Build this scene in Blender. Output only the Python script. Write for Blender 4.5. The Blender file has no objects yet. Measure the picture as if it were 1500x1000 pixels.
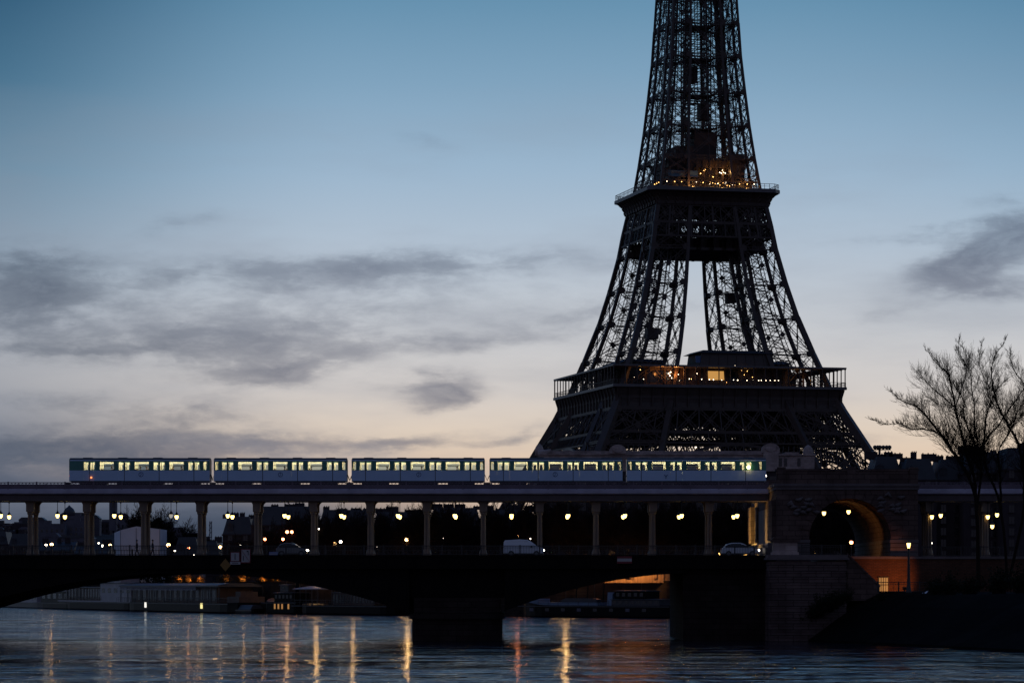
import bpy, math, random
from mathutils import Vector, Matrix
R = math.radians
SC = bpy.context.scene
COL = SC.collection

# ------------------------------------------------------------------ camera
EYE, F, HOR = 5.7, 4610.0, 860.0          # eye height (m), focal length in photo pixels, horizon row
cam_d = bpy.data.cameras.new('camera')
cam = bpy.data.objects.new('camera', cam_d)
COL.objects.link(cam)
cam.location = (0, 0, EYE)
cam.rotation_euler = (R(90), 0, 0)
cam_d.sensor_width = 36.0
cam_d.lens = 36.0 * F / 1500.0
cam_d.shift_y = (HOR - 500.0) / 1500.0
cam_d.clip_start = 1.0
cam_d.clip_end = 30000.0
SC.camera = cam

# ------------------------------------------------------------------ picture settings
SC.view_settings.view_transform = 'Standard'
SC.view_settings.look = 'None'
SC.view_settings.exposure = 0.0
SC.view_settings.gamma = 1.0
SC.render.film_transparent = False
try:
    SC.cycles.use_denoising = True
    SC.cycles.max_bounces = 6
    SC.cycles.diffuse_bounces = 3
    SC.cycles.glossy_bounces = 3
    SC.cycles.transparent_max_bounces = 12
    SC.cycles.sample_clamp_indirect = 4.0
    SC.cycles.caustics_reflective = False
    SC.cycles.caustics_refractive = False
except Exception:
    pass


def lin(r, g, b):
    f = lambda c: (c / 255 / 12.92) if c / 255 <= 0.04045 else ((c / 255 + 0.055) / 1.055) ** 2.4
    return (f(r), f(g), f(b), 1.0)


# ------------------------------------------------------------------ sky (dawn, sun still below the horizon behind the tower)
class NT:
    """Small helper for writing node trees."""
    def __init__(s, tree):
        s.t = tree
    def n(s, typ, **kw):
        nd = s.t.nodes.new(typ)
        for k, v in kw.items():
            setattr(nd, k, v)
        return nd
    def l(s, a, b):
        s.t.links.new(a, b)
    def m(s, op, a, b=None, c=None, clamp=False):
        nd = s.n('ShaderNodeMath', operation=op)
        nd.use_clamp = clamp
        for i, v in enumerate((a, b, c)):
            if v is None:
                continue
            if isinstance(v, (int, float)):
                nd.inputs[i].default_value = v
            else:
                s.l(v, nd.inputs[i])
        return nd.outputs[0]
    def ramp(s, fac, stops, interp='LINEAR'):
        nd = s.n('ShaderNodeValToRGB')
        cr = nd.color_ramp
        cr.interpolation = interp
        while len(cr.elements) < len(stops):
            cr.elements.new(0.5)
        for e, (p, c) in zip(cr.elements, stops):
            e.position = p
            e.color = c if len(c) == 4 else (*c, 1)
        if fac is not None:
            s.l(fac, nd.inputs[0])
        return nd.outputs[0]
    def mix(s, fac, a, b, mode='MIX'):
        nd = s.n('ShaderNodeMix', data_type='RGBA', blend_type=mode)
        for sock, v in ((nd.inputs[0], fac), (nd.inputs[6], a), (nd.inputs[7], b)):
            if isinstance(v, (int, float)):
                sock.default_value = v
            elif isinstance(v, tuple):
                sock.default_value = v if len(v) == 4 else (*v, 1)
            else:
                s.l(v, sock)
        return nd.outputs[2]
    def noise(s, vec, scale, detail=4, rough=0.55, dim='3D'):
        nd = s.n('ShaderNodeTexNoise', noise_dimensions=dim)
        nd.inputs['Scale'].default_value = scale
        nd.inputs['Detail'].default_value = detail
        nd.inputs['Roughness'].default_value = rough
        if vec is not None:
            s.l(vec, nd.inputs['Vector'])
        return nd.outputs[0]
    def smooth(s, x, lo, hi):
        nd = s.n('ShaderNodeMapRange', interpolation_type='SMOOTHSTEP')
        s.l(x, nd.inputs[0])
        nd.inputs[1].default_value = lo
        nd.inputs[2].default_value = hi
        return nd.outputs[0]
    def xyz(s, x, y, z):
        nd = s.n('ShaderNodeCombineXYZ')
        for i, v in enumerate((x, y, z)):
            if isinstance(v, (int, float)):
                nd.inputs[i].default_value = v
            else:
                s.l(v, nd.inputs[i])
        return nd.outputs[0]


world = bpy.data.worlds.new('World')
SC.world = world
world.use_nodes = True
wt = world.node_tree
wt.nodes.clear()
k = NT(wt)
tc = k.n('ShaderNodeTexCoord')
sp = k.n('ShaderNodeSeparateXYZ')
k.l(tc.outputs['Generated'], sp.inputs[0])
dx, dy, dz = sp.outputs
hl = k.m('SQRT', k.m('ADD', k.m('MULTIPLY', dx, dx), k.m('ADD', k.m('MULTIPLY', dy, dy), 1e-6)))
u = k.m('DIVIDE', dx, hl)
fr = k.m('DIVIDE', dy, hl)
v = k.m('DIVIDE', dz, hl)
vp = k.m('MAXIMUM', v, 0.0)
vs = k.m('DIVIDE', vp, 0.8)
# warm eastern side: colour by height above the horizon
def VY(y):
    return (HOR - y) / F / 0.8
east = k.ramp(vs, [(0.0, lin(212, 180, 152)), (VY(690), lin(224, 196, 170)), (VY(640), lin(224, 206, 187)),
                   (VY(570), lin(210, 204, 200)), (VY(470), lin(196, 200, 206)), (VY(370), lin(180, 194, 209)),
                   (VY(250), lin(156, 182, 205)), (VY(120), lin(128, 163, 190)), (VY(0), lin(102, 145, 175)),
                   (0.45, lin(66, 98, 152)), (1.0, lin(52, 78, 130))])
# colder, duller sky towards the north-west
west = k.ramp(vs, [(0.0, lin(66, 76, 94)), (VY(760), lin(68, 78, 96)), (VY(715), lin(90, 96, 112)), (VY(640), lin(118, 126, 142)), (VY(560), lin(166, 168, 174)), (VY(470), lin(160, 168, 180)),
                   (VY(370), lin(138, 156, 174)), (VY(250), lin(104, 138, 162)), (VY(120), lin(68, 110, 138)),
                   (VY(0), lin(46, 88, 118)), (0.45, lin(48, 78, 134)), (1.0, lin(50, 80, 122))])
left = k.smooth(k.m('ADD', u, k.m('MULTIPLY', k.m('SUBTRACT', 1.0, k.smooth(v, 0.020, 0.040)), -0.10)), -0.185, -0.045)
front = k.smooth(fr, -0.55, 0.6)
side_r = k.smooth(u, 0.07, 0.24)
sky = k.mix(left, west, east)
# behind the camera: blue hour sky
back = k.ramp(vs, [(0.0, (0.11, 0.105, 0.165, 1)), (0.3, (0.12, 0.135, 0.23, 1)), (1.0, (0.06, 0.085, 0.16, 1))])
sky = k.mix(front, back, sky)
upper_r = k.m('MULTIPLY', side_r, k.smooth(v, 0.06, 0.19))
sky = k.mix(k.m('MULTIPLY', upper_r, 0.9), sky, (0.60, 0.74, 0.80, 1), 'MULTIPLY')
# clouds
cv = k.xyz(k.m('MULTIPLY', u, 26.0), k.m('MULTIPLY', v, 85.0), fr)
n_big = k.noise(cv, 0.9, 6, 0.58)
wob = k.m('MULTIPLY', k.m('SUBTRACT', k.noise(cv, 0.55, 3, 0.5), 0.5), 0.05)
wob2 = k.m('MULTIPLY', k.m('SUBTRACT', n_big, 0.5), 0.016)
uu = k.m('ADD', u, wob)
vv = k.m('ADD', v, wob2)
def blob(px, py, rx, ry, amp, tilt=0.0):
    u0 = (px - 750) / F
    v0 = (HOR - py) / F
    a = k.m('DIVIDE', k.m('SUBTRACT', uu, u0), rx / F)
    vt = k.m('SUBTRACT', vv, v0)
    if tilt:
        vt = k.m('SUBTRACT', vt, k.m('MULTIPLY', k.m('SUBTRACT', uu, u0), tilt))
    b = k.m('DIVIDE', vt, ry / F)
    e = k.m('EXPONENT', k.m('MULTIPLY', k.m('ADD', k.m('MULTIPLY', a, a), k.m('MULTIPLY', b, b)), -1.0))
    return k.m('MULTIPLY', e, amp)
CL = [(40, 430, 130, 62, 0.95, -0.1), (560, 392, 330, 26, 0.85, 0.03), (430, 440, 430, 60, 0.5, 0.04), (330, 500, 190, 28, 0.85, 0.12),
      (425, 543, 120, 24, 1.1, 0.08), (632, 572, 54, 22, 1.35, 0.05), (110, 668, 300, 38, 1.45, 0.02),
      (420, 652, 130, 18, 0.7, 0.0), (590, 648, 80, 15, 0.85, 0.1), (735, 640, 60, 12, 0.75, 0.15), (330, 612, 150, 14, 0.45, 0.0),
      (1472, 376, 98, 44, 1.65, 0.35), (1390, 402, 60, 24, 0.6, 0.2), (1330, 352, 130, 11, 0.55, 0.12), (1440, 425, 110, 16, 0.5, 0.0), (1310, 465, 40, 14, 0.4, 0.2),
      (1460, 295, 120, 14, 0.4, 0.1), (270, 330, 60, 14, 0.42, 0.3), (640, 210, 60, 14, 0.32, -0.2), (870, 460, 170, 18, 0.45, 0.1), (640, 505, 240, 18, 0.55, 0.05), (150, 590, 220, 18, 0.5, 0.0), (60, 520, 200, 16, 0.5, 0.0), (1240, 640, 200, 12, 0.3, 0.1)]
M = None
for c in CL:
    g = blob(*c)
    M = g if M is None else k.m('ADD', M, g)
nz = k.noise(cv, 1.7, 7, 0.6)
nz2 = k.noise(k.xyz(k.m('MULTIPLY', uu, 60.0), k.m('MULTIPLY', vv, 150.0), fr), 1.6, 6, 0.62)
nmix = k.m('ADD', k.m('MULTIPLY', k.m('SUBTRACT', nz, 0.5), 1.5), k.m('MULTIPLY', k.m('SUBTRACT', nz2, 0.5), 0.9))
dens = k.m('ADD', k.m('MULTIPLY', M, 0.95), k.m('MULTIPLY', nmix, k.m('MINIMUM', 1.25, k.m('ADD', 0.16, k.m('MULTIPLY', M, 1.7)))))
dens = k.smooth(dens, 0.06, 1.25)
dens = k.m('MULTIPLY', dens, k.smooth(fr, 0.2, 0.7))
ccol = k.mix(left, lin(74, 86, 104), k.ramp(vs, [(0.0, lin(96, 98, 114)), (VY(640), lin(104, 106, 122)), (VY(560), lin(112, 114, 128)), (VY(300), lin(104, 118, 138)), (1.0, lin(90, 110, 140))]))
ccol = k.mix(k.m('MULTIPLY', k.smooth(k.m('ADD', k.m('MULTIPLY', nz2, 0.6), k.m('MULTIPLY', nz, 0.4)), 0.36, 0.66), 0.55), ccol, k.mix(0.55, ccol, sky))
sky = k.mix(k.m('MULTIPLY', dens, 0.92), sky, ccol)
# fine high veil
veil = k.noise(k.xyz(k.m('MULTIPLY', u, 9.0), k.m('MULTIPLY', v, 40.0), fr), 1.1, 5, 0.55)
sky = k.mix(k.m('MULTIPLY', k.smooth(veil, 0.42, 0.75), k.m('MULTIPLY', k.m('SUBTRACT', 1.0, k.smooth(v, 0.09, 0.19)), 0.35)), sky, lin(140, 146, 160))
# below the horizon
sky = k.mix(k.smooth(v, -0.02, 0.0), (0.02, 0.022, 0.03, 1), sky)
bg = k.n('ShaderNodeBackground')
bg.inputs['Strength'].default_value = 1.0
k.l(sky, bg.inputs['Color'])
wo = k.n('ShaderNodeOutputWorld')
k.l(bg.outputs[0], wo.inputs['Surface'])

# ------------------------------------------------------------------ materials
MATS = {}
def mat(name, col, rough=0.7, metal=0.0, var=0.25, scale=1.5, bump=0.0, spec=0.5, col2=None, stretch=None):
    m = bpy.data.materials.new(name)
    m.use_nodes = True
    q = NT(m.node_tree)
    b = m.node_tree.nodes['Principled BSDF']
    t = q.n('ShaderNodeTexCoord')
    vec = t.outputs['Object']
    if stretch:
        mp = q.n('ShaderNodeMapping')
        mp.inputs['Scale'].default_value = stretch
        q.l(vec, mp.inputs[0])
        vec = mp.outputs[0]
    nz = q.noise(vec, scale, 5, 0.6)
    c2 = col2 or tuple(c * (1 - var) for c in col)
    q.l(q.ramp(nz, [(0.3, c2), (0.7, col)]), b.inputs['Base Color'])
    b.inputs['Roughness'].default_value = rough
    b.inputs['Metallic'].default_value = metal
    b.inputs['Specular IOR Level'].default_value = spec
    if bump:
        bp = q.n('ShaderNodeBump')
        bp.inputs['Strength'].default_value = bump
        bp.inputs['Distance'].default_value = 0.05
        q.l(q.noise(vec, scale * 4, 4), bp.inputs['Height'])
        q.l(bp.outputs[0], b.inputs['Normal'])
    MATS[name] = m
    return m

def emit(name, col, s):
    m = bpy.data.materials.new(name)
    m.use_nodes = True
    t = m.node_tree
    b = t.nodes['Principled BSDF']
    b.inputs['Base Color'].default_value = (0.05, 0.05, 0.05, 1)
    b.inputs['Emission Color'].default_value = (*col, 1)
    b.inputs['Emission Strength'].default_value = s
    MATS[name] = m
    return m

def blocks(name, col, mortar, bw, bh, rough=0.9, bump=0.5, axis='XZ'):
    """coursed stone: brick texture on the wall plane plus stains"""
    m = bpy.data.materials.new(name)
    m.use_nodes = True
    q = NT(m.node_tree)
    b = m.node_tree.nodes['Principled BSDF']
    t = q.n('ShaderNodeTexCoord')
    s = q.n('ShaderNodeSeparateXYZ')
    q.l(t.outputs['Object'], s.inputs[0])
    along = q.m('ADD', s.outputs[0], s.outputs[1])
    vec = q.xyz(along, s.outputs[2], 0.0)
    br = q.n('ShaderNodeTexBrick')
    q.l(vec, br.inputs['Vector'])
    br.inputs['Color1'].default_value = (*col, 1)
    br.inputs['Color2'].default_value = (*[c * 0.72 for c in col], 1)
    br.inputs['Mortar'].default_value = (*mortar, 1)
    br.inputs['Scale'].default_value = 1.0
    br.inputs['Brick Width'].default_value = bw
    br.inputs['Row Height'].default_value = bh
    br.inputs['Mortar Size'].default_value = 0.035
    nz = q.noise(t.outputs['Object'], 0.35, 6, 0.65)
    st = q.ramp(nz, [(0.3, (0.55, 0.5, 0.48, 1)), (0.65, (1.1, 1.05, 1.0, 1))])
    q.l(q.mix(1.0, br.outputs['Color'], st, 'MULTIPLY'), b.inputs['Base Color'])
    b.inputs['Roughness'].default_value = rough
    b.inputs['Specular IOR Level'].default_value = 0.1
    bp = q.n('ShaderNodeBump')
    bp.inputs['Strength'].default_value = bump
    bp.inputs['Distance'].default_value = 0.08
    h = q.m('ADD', q.m('MULTIPLY', br.outputs['Fac'], -1.0), q.m('MULTIPLY', q.noise(t.outputs['Object'], 3.0, 4), 0.5))
    q.l(h, bp.inputs['Height'])
    q.l(bp.outputs[0], b.inputs['Normal'])
    MATS[name] = m
    return m

def thin_glass(name, tint=(0.9, 0.95, 0.93), refl=0.08):
    m = bpy.data.materials.new(name)
    m.use_nodes = True
    t = m.node_tree
    t.nodes.clear()
    q = NT(t)
    tr = q.n('ShaderNodeBsdfTransparent')
    tr.inputs[0].default_value = (*tint, 1)
    gl = q.n('ShaderNodeBsdfGlossy')
    gl.inputs['Roughness'].default_value = 0.03
    mx = q.n('ShaderNodeMixShader')
    fz = q.n('ShaderNodeFresnel')
    q.l(q.m('MULTIPLY', fz.outputs[0], 1.0), mx.inputs[0])
    q.l(tr.outputs[0], mx.inputs[1])
    q.l(gl.outputs[0], mx.inputs[2])
    o = q.n('ShaderNodeOutputMaterial')
    q.l(mx.outputs[0], o.inputs[0])
    MATS[name] = m
    return m

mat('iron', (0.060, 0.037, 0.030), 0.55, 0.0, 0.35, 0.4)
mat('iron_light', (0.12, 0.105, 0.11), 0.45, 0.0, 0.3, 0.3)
mat('bridge_steel', (0.009, 0.007, 0.007), 0.6, 0, 0.4, 0.5, spec=0.06)
mat('viaduct_paint', (0.46, 0.42, 0.52), 0.5, 0, 0.35, 0.6)
mat('parapet_paint', (0.17, 0.125, 0.16), 0.6, 0, 0.35, 0.6)
mat('viaduct_dark', (0.10, 0.07, 0.07), 0.6, 0, 0.35, 0.6)
mat('column_paint', (0.21, 0.155, 0.115), 0.55, 0, 0.3, 0.8, stretch=(3, 3, 0.4))
mat('black_metal', (0.012, 0.012, 0.013), 0.45, 0, 0.3, 2)
mat('jade', (0.035, 0.20, 0.16), 0.3, 0, 0.12, 1.0)
mat('train_white', (0.45, 0.60, 0.80), 0.32, 0, 0.10, 0.7)
mat('train_roof', (0.035, 0.037, 0.04), 0.6, 0, 0.3, 1.0)
mat('train_trim', (0.015, 0.016, 0.018), 0.5, 0, 0.2, 2)
mat('train_inner', (0.78, 0.72, 0.58), 0.6, 0, 0.12, 0.8)
mat('seat_fabric', (0.30, 0.24, 0.16), 0.8, 0, 0.3, 3)
mat('emblem_blue', (0.04, 0.09, 0.22), 0.4, 0, 0.1, 3)
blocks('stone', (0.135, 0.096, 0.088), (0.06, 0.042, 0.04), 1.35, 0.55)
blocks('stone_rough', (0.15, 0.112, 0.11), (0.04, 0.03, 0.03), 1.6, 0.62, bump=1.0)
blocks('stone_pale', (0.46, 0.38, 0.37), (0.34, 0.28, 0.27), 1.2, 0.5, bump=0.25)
blocks('stone_shaded', (0.035, 0.026, 0.025), (0.014, 0.011, 0.011), 1.5, 0.6)  # darker copy of the stone, shade under the bridge painted into its colour
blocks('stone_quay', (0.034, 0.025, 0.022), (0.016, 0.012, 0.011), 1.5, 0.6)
blocks('brick_wall', (0.13, 0.062, 0.042), (0.07, 0.045, 0.036), 0.5, 0.16)
mat('stone_trim', (0.15, 0.12, 0.12), 0.85, 0, 0.4, 0.7, bump=0.4)
mat('facade', (0.060, 0.048, 0.053), 0.9, 0, 0.3, 0.3, spec=0.06)
mat('facade_pale', (0.12, 0.11, 0.135), 0.9, 0, 0.3, 0.2)
mat('slate', (0.035, 0.036, 0.045), 0.6, 0, 0.3, 0.6)
mat('zinc', (0.045, 0.046, 0.055), 0.5, 0, 0.3, 0.5)
mat('window_dark', (0.012, 0.013, 0.018), 0.15, 0, 0.3, 1)
mat('asphalt', (0.04, 0.04, 0.042), 0.9, 0, 0.3, 2, spec=0.06)
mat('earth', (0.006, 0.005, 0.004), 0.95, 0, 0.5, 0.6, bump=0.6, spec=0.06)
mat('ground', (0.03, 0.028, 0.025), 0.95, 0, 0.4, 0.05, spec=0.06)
mat('hill', (0.05, 0.048, 0.055), 0.95, 0, 0.4, 0.02, spec=0.06)
mat('bark', (0.020, 0.013, 0.011), 0.9, 0, 0.4, 2, spec=0.06)
mat('leaf_dark', (0.018, 0.022, 0.012), 0.8, 0, 0.5, 1, spec=0.06)
mat('leaf_orange_lit', (0.10, 0.065, 0.03), 0.9, 0, 0.5, 1, spec=0.06)  # foliage lightened to brown, orange lamplight painted into the leaf colour
mat('hull_black', (0.007, 0.006, 0.007), 0.45, 0, 0.4, 0.5, spec=0.06)
mat('hull_grey', (0.04, 0.036, 0.042), 0.5, 0, 0.4, 0.4)
mat('boat_white', (0.33, 0.31, 0.35), 0.5, 0, 0.3, 0.5)
mat('boat_wood', (0.09, 0.05, 0.035), 0.6, 0, 0.4, 0.8)
mat('boat_blue', (0.16, 0.22, 0.32), 0.5, 0, 0.2, 0.5)
mat('canvas', (0.66, 0.68, 0.74), 0.8, 0, 0.12, 0.3, bump=0.3)
mat('van_white', (0.60, 0.62, 0.66), 0.25, 0, 0.08, 1)
mat('car_silver', (0.16, 0.17, 0.18), 0.25, 0.3, 0.1, 1)
mat('car_dark', (0.03, 0.032, 0.038), 0.25, 0.2, 0.1, 1)
mat('car_glass', (0.01, 0.012, 0.015), 0.06, 0, 0.1, 1)
mat('rubber', (0.012, 0.012, 0.012), 0.85, 0, 0.2, 5)
mat('sign_white', (0.38, 0.36, 0.36), 0.5, 0, 0.15, 2)
mat('sign_red', (0.16, 0.012, 0.016), 0.5, 0, 0.15, 2)
mat('sign_black', (0.01, 0.01, 0.01), 0.5, 0, 0.1, 2)
mat('sign_yellow', (0.22, 0.11, 0.012), 0.5, 0, 0.15, 2)
mat('sign_blue', (0.17, 0.20, 0.34), 0.5, 0, 0.15, 2)
mat('cloth_dark', (0.02, 0.02, 0.026), 0.9, 0, 0.3, 4)
mat('skin', (0.35, 0.2, 0.14), 0.6, 0, 0.1, 4)
mat('panel_wood', (0.30, 0.16, 0.075), 0.8, 0, 0.5, 0.9, stretch=(3, 3, 0.3))
mat('awning_blue', (0.13, 0.20, 0.25), 0.7, 0, 0.2, 0.5)
mat('blue_glass', (0.05, 0.10, 0.24), 0.12, 0, 0.5, 0.3)
thin_glass('glass')
emit('lamp_glow', (1.0, 0.66, 0.20), 5.0)
emit('lamp_dim', (0.9, 0.85, 0.75), 0.35)  # unlit globe: its pale reflection painted as a faint glow
emit('sodium', (1.0, 0.55, 0.20), 14.0)
emit('sodium_bright', (1.0, 0.58, 0.22), 17.0)
emit('white_point', (1.0, 0.88, 0.70), 9.0)
emit('red_point', (1.0, 0.30, 0.12), 12.0)
emit('tower_warm', (1.0, 0.50, 0.14), 6.0)
emit('tower_white', (1.0, 0.80, 0.55), 6.0)
emit('window_warm', (1.0, 0.50, 0.13), 0.55)
emit('window_lit', (1.0, 0.48, 0.14), 0.32)
emit('interior_strip', (1.0, 0.88, 0.62), 13.0)
emit('headlight', (1.0, 0.92, 0.78), 14.0)
emit('taillight', (1.0, 0.22, 0.06), 3.0)
emit('door_glow', (1.0, 0.66, 0.24), 9.0)

# ------------------------------------------------------------------ object helpers
ORG = {}
def P(px, py, Y):
    return Vector(((px - 750) / F * Y, Y, EYE + (HOR - py) / F * Y))
def PX(px, Y):
    return (px - 750) / F * Y
def PZ(py, Y):
    return EYE + (HOR - py) / F * Y

def tag(o, label=None, cat=None, group=None, kind=None):
    if label: o['label'] = label
    if cat: o['category'] = cat
    if group: o['group'] = group
    if kind: o['kind'] = kind
    return o

def thing(name, loc, label, cat, group=None, rz=0.0):
    o = bpy.data.objects.new(name, None)
    o.empty_display_size = 0.3
    COL.objects.link(o)
    o.location = loc
    o.rotation_euler = (0, 0, rz)
    ORG[o.name] = Vector(loc)
    return tag(o, label, cat, group)

def copy_tree(o, parent=None):
    c = o.copy()
    COL.objects.link(c)
    ORG[c.name] = ORG.get(o.name, Vector())
    if parent is not None:
        c.parent = parent
    for ch in list(o.children):
        copy_tree(ch, c)
    return c

class MB:
    def __init__(s):
        s.v = []; s.f = []; s.mi = []
    def quadbox(s, c, mi=0, caps=True):
        """c: 8 corners, bottom ring then top ring"""
        b = len(s.v)
        s.v += [tuple(p) for p in c]
        fs = [(0, 1, 5, 4), (1, 2, 6, 5), (2, 3, 7, 6), (3, 0, 4, 7)]
        if caps:
            fs += [(3, 2, 1, 0), (4, 5, 6, 7)]
        s.f += [tuple(b + i for i in q) for q in fs]
        s.mi += [mi] * len(fs)
    def box(s, x0, x1, y0, y1, z0, z1, mi=0):
        s.quadbox([(x0, y0, z0), (x1, y0, z0), (x1, y1, z0), (x0, y1, z0), (x0, y0, z1), (x1, y0, z1), (x1, y1, z1), (x0, y1, z1)], mi)
    def beam(s, p, q, w, h=None, mi=0, caps=False, up=None):
        p = Vector(p); q = Vector(q)
        d = q - p
        L = d.length
        if L < 1e-6: return
        d /= L
        ref = up or (Vector((0, 0, 1)) if abs(d.z) < 0.9 else Vector((0, 1, 0)))
        a = d.cross(ref); a.normalize()
        b = a.cross(d)
        a = a * (w / 2); b = b * ((h or w) / 2)
        s.quadbox([p - a - b, p + a - b, p + a + b, p - a + b, q - a - b, q + a - b, q + a + b, q - a + b], mi, caps)
    def tube(s, pts, rad, n=6, mi=0, caps=True):
        pts = [Vector(p) for p in pts]
        if not isinstance(rad, (list, tuple)): rad = [rad] * len(pts)
        base = len(s.v)
        for i, p in enumerate(pts):
            d = (pts[min(i + 1, len(pts) - 1)] - pts[max(i - 1, 0)])
            if d.length < 1e-9: d = Vector((0, 0, 1))
            d.normalize()
            ref = Vector((0, 0, 1)) if abs(d.z) < 0.92 else Vector((1, 0, 0))
            a = d.cross(ref).normalized(); b = a.cross(d)
            for j in range(n):
                t = 2 * math.pi * j / n
                s.v.append(tuple(p + (a * math.cos(t) + b * math.sin(t)) * rad[i]))
        for i in range(len(pts) - 1):
            for j in range(n):
                s.f.append((base + i * n + j, base + i * n + (j + 1) % n, base + (i + 1) * n + (j + 1) % n, base + (i + 1) * n + j)); s.mi.append(mi)
        if caps:
            s.f.append(tuple(base + j for j in reversed(range(n)))); s.mi.append(mi)
            e = base + (len(pts) - 1) * n
            s.f.append(tuple(e + j for j in range(n))); s.mi.append(mi)
    def lathe(s, prof, c=(0, 0, 0), n=12, mi=0):
        """prof: list of (r, z)"""
        base = len(s.v)
        for r, z in prof:
            for j in range(n):
                t = 2 * math.pi * j / n
                s.v.append((c[0] + r * math.cos(t), c[1] + r * math.sin(t), c[2] + z))
        for i in range(len(prof) - 1):
            for j in range(n):
                s.f.append((base + i * n + j, base + i * n + (j + 1) % n, base + (i + 1) * n + (j + 1) % n, base + (i + 1) * n + j)); s.mi.append(mi)
        s.f.append(tuple(base + j for j in reversed(range(n)))); s.mi.append(mi)
        e = base + (len(prof) - 1) * n
        s.f.append(tuple(e + j for j in range(n))); s.mi.append(mi)
    def prism(s, poly, lo, hi, axis='Y', mi=0):
        """poly in (x,z) extruded along Y, (y,z) along X, or (x,y) along Z"""
        def pt(a, b, t):
            return (a, t, b) if axis == 'Y' else ((t, a, b) if axis == 'X' else (a, b, t))
        n = len(poly); base = len(s.v)
        s.v += [pt(a, b, lo) for a, b in poly] + [pt(a, b, hi) for a, b in poly]
        s.f.append(tuple(base + i for i in range(n))); s.mi.append(mi)
        s.f.append(tuple(base + n + i for i in reversed(range(n)))); s.mi.append(mi)
        for i in range(n):
            j = (i + 1) % n
            s.f.append((base + i, base + n + i, base + n + j, base + j)); s.mi.append(mi)
    def face(s, pts, mi=0):
        base = len(s.v)
        s.v += [tuple(p) for p in pts]
        s.f.append(tuple(range(base, base + len(pts)))); s.mi.append(mi)
    def lattice(s, p, q, width, nrm, bar, step, chord=None, mi=0):
        """flat lattice girder from p to q lying across normal nrm"""
        p = Vector(p); q = Vector(q)
        d = q - p; L = d.length
        if L < 1e-4: return
        a = d.cross(Vector(nrm)).normalized() * (width / 2)
        c = chord or bar * 1.6
        s.beam(p + a, q + a, c, mi=mi); s.beam(p - a, q - a, c, mi=mi)
        n = max(1, int(round(L / step)))
        for i in range(n):
            t0 = p + d * (i / n); t1 = p + d * ((i + 1) / n)
            sg = 1 if i % 2 else -1
            s.beam(t0 + a * sg, t1 - a * sg, bar, mi=mi)
    def gusset(s, c, nrm, r, t=0.25, mi=0):
        c = Vector(c); nn = Vector(nrm).normalized()
        ref = Vector((0, 0, 1)) if abs(nn.z) < 0.9 else Vector((1, 0, 0))
        a = nn.cross(ref).normalized(); b = a.cross(nn)
        ring = [c + (a * math.cos(i * math.pi / 4 + 0.39) + b * math.sin(i * math.pi / 4 + 0.39)) * r for i in range(8)]
        base = len(s.v)
        s.v += [tuple(x - nn * t / 2) for x in ring] + [tuple(x + nn * t / 2) for x in ring]
        s.f.append(tuple(base + i for i in range(8))); s.f.append(tuple(base + 8 + i for i in reversed(range(8))))
        s.mi += [mi, mi]
        for i in range(8):
            j = (i + 1) % 8
            s.f.append((base + i, base + 8 + i, base + 8 + j, base + j)); s.mi.append(mi)
    def build(s, name, mats, parent=None, world=False, smooth=False, mesh=None):
        """world=True: vertices are world coordinates and the parent thing is unrotated"""
        if isinstance(mats, str): mats = [mats]
        me = bpy.data.meshes.new(name)
        off = ORG.get(parent.name, Vector()) if (parent is not None and world) else Vector()
        vs_ = [(a - off.x, b - off.y, c - off.z) for a, b, c in s.v] if off.length else s.v
        me.from_pydata(vs_, [], s.f)
        for m_ in mats:
            me.materials.append(MATS[m_])
        if len(mats) > 1:
            me.polygons.foreach_set('material_index', s.mi)
        if smooth:
            me.polygons.foreach_set('use_smooth', [True] * len(me.polygons))
        me.update()
        o = bpy.data.objects.new(name, me)
        COL.objects.link(o)
        if parent is not None:
            o.parent = parent
            ORG[o.name] = off
        return o

def lamp_light(name, loc, energy, col, parent, radius=0.3, spot=None):
    d = bpy.data.lights.new(name, 'SPOT' if spot else 'POINT')
    d.energy = energy
    d.color = col
    d.shadow_soft_size = radius
    if spot:
        d.spot_size = spot[1]; d.spot_blend = 0.6
    o = bpy.data.objects.new(name, d)
    COL.objects.link(o)
    o.location = Vector(loc) - (ORG.get(parent.name, Vector()) if parent else Vector())
    if spot:
        o.rotation_euler = Vector(spot[0]).to_track_quat('-Z', 'Y').to_euler()
    if parent: o.parent = parent
    return o

ORD = ['first', 'second', 'third', 'fourth', 'fifth', 'sixth', 'seventh', 'eighth', 'ninth', 'tenth', 'eleventh', 'twelfth', 'thirteenth',
       'fourteenth', 'fifteenth', 'sixteenth', 'seventeenth', 'eighteenth', 'nineteenth', 'twentieth', 'twenty-first', 'twenty-second',
       'twenty-third', 'twenty-fourth', 'twenty-fifth', 'twenty-sixth', 'twenty-seventh', 'twenty-eighth', 'twenty-ninth', 'thirtieth',
       'thirty-first', 'thirty-second', 'thirty-third', 'thirty-fourth', 'thirty-fifth', 'thirty-sixth', 'thirty-seventh', 'thirty-eighth',
       'thirty-ninth', 'fortieth']
def pl(lst, x):
    """piecewise linear lookup"""
    if x <= lst[0][0]: return lst[0][1]
    for (a, b), (c, d) in zip(lst, lst[1:]):
        if x <= c: return b + (d - b) * (x - a) / (c - a)
    return lst[-1][1]
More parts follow.
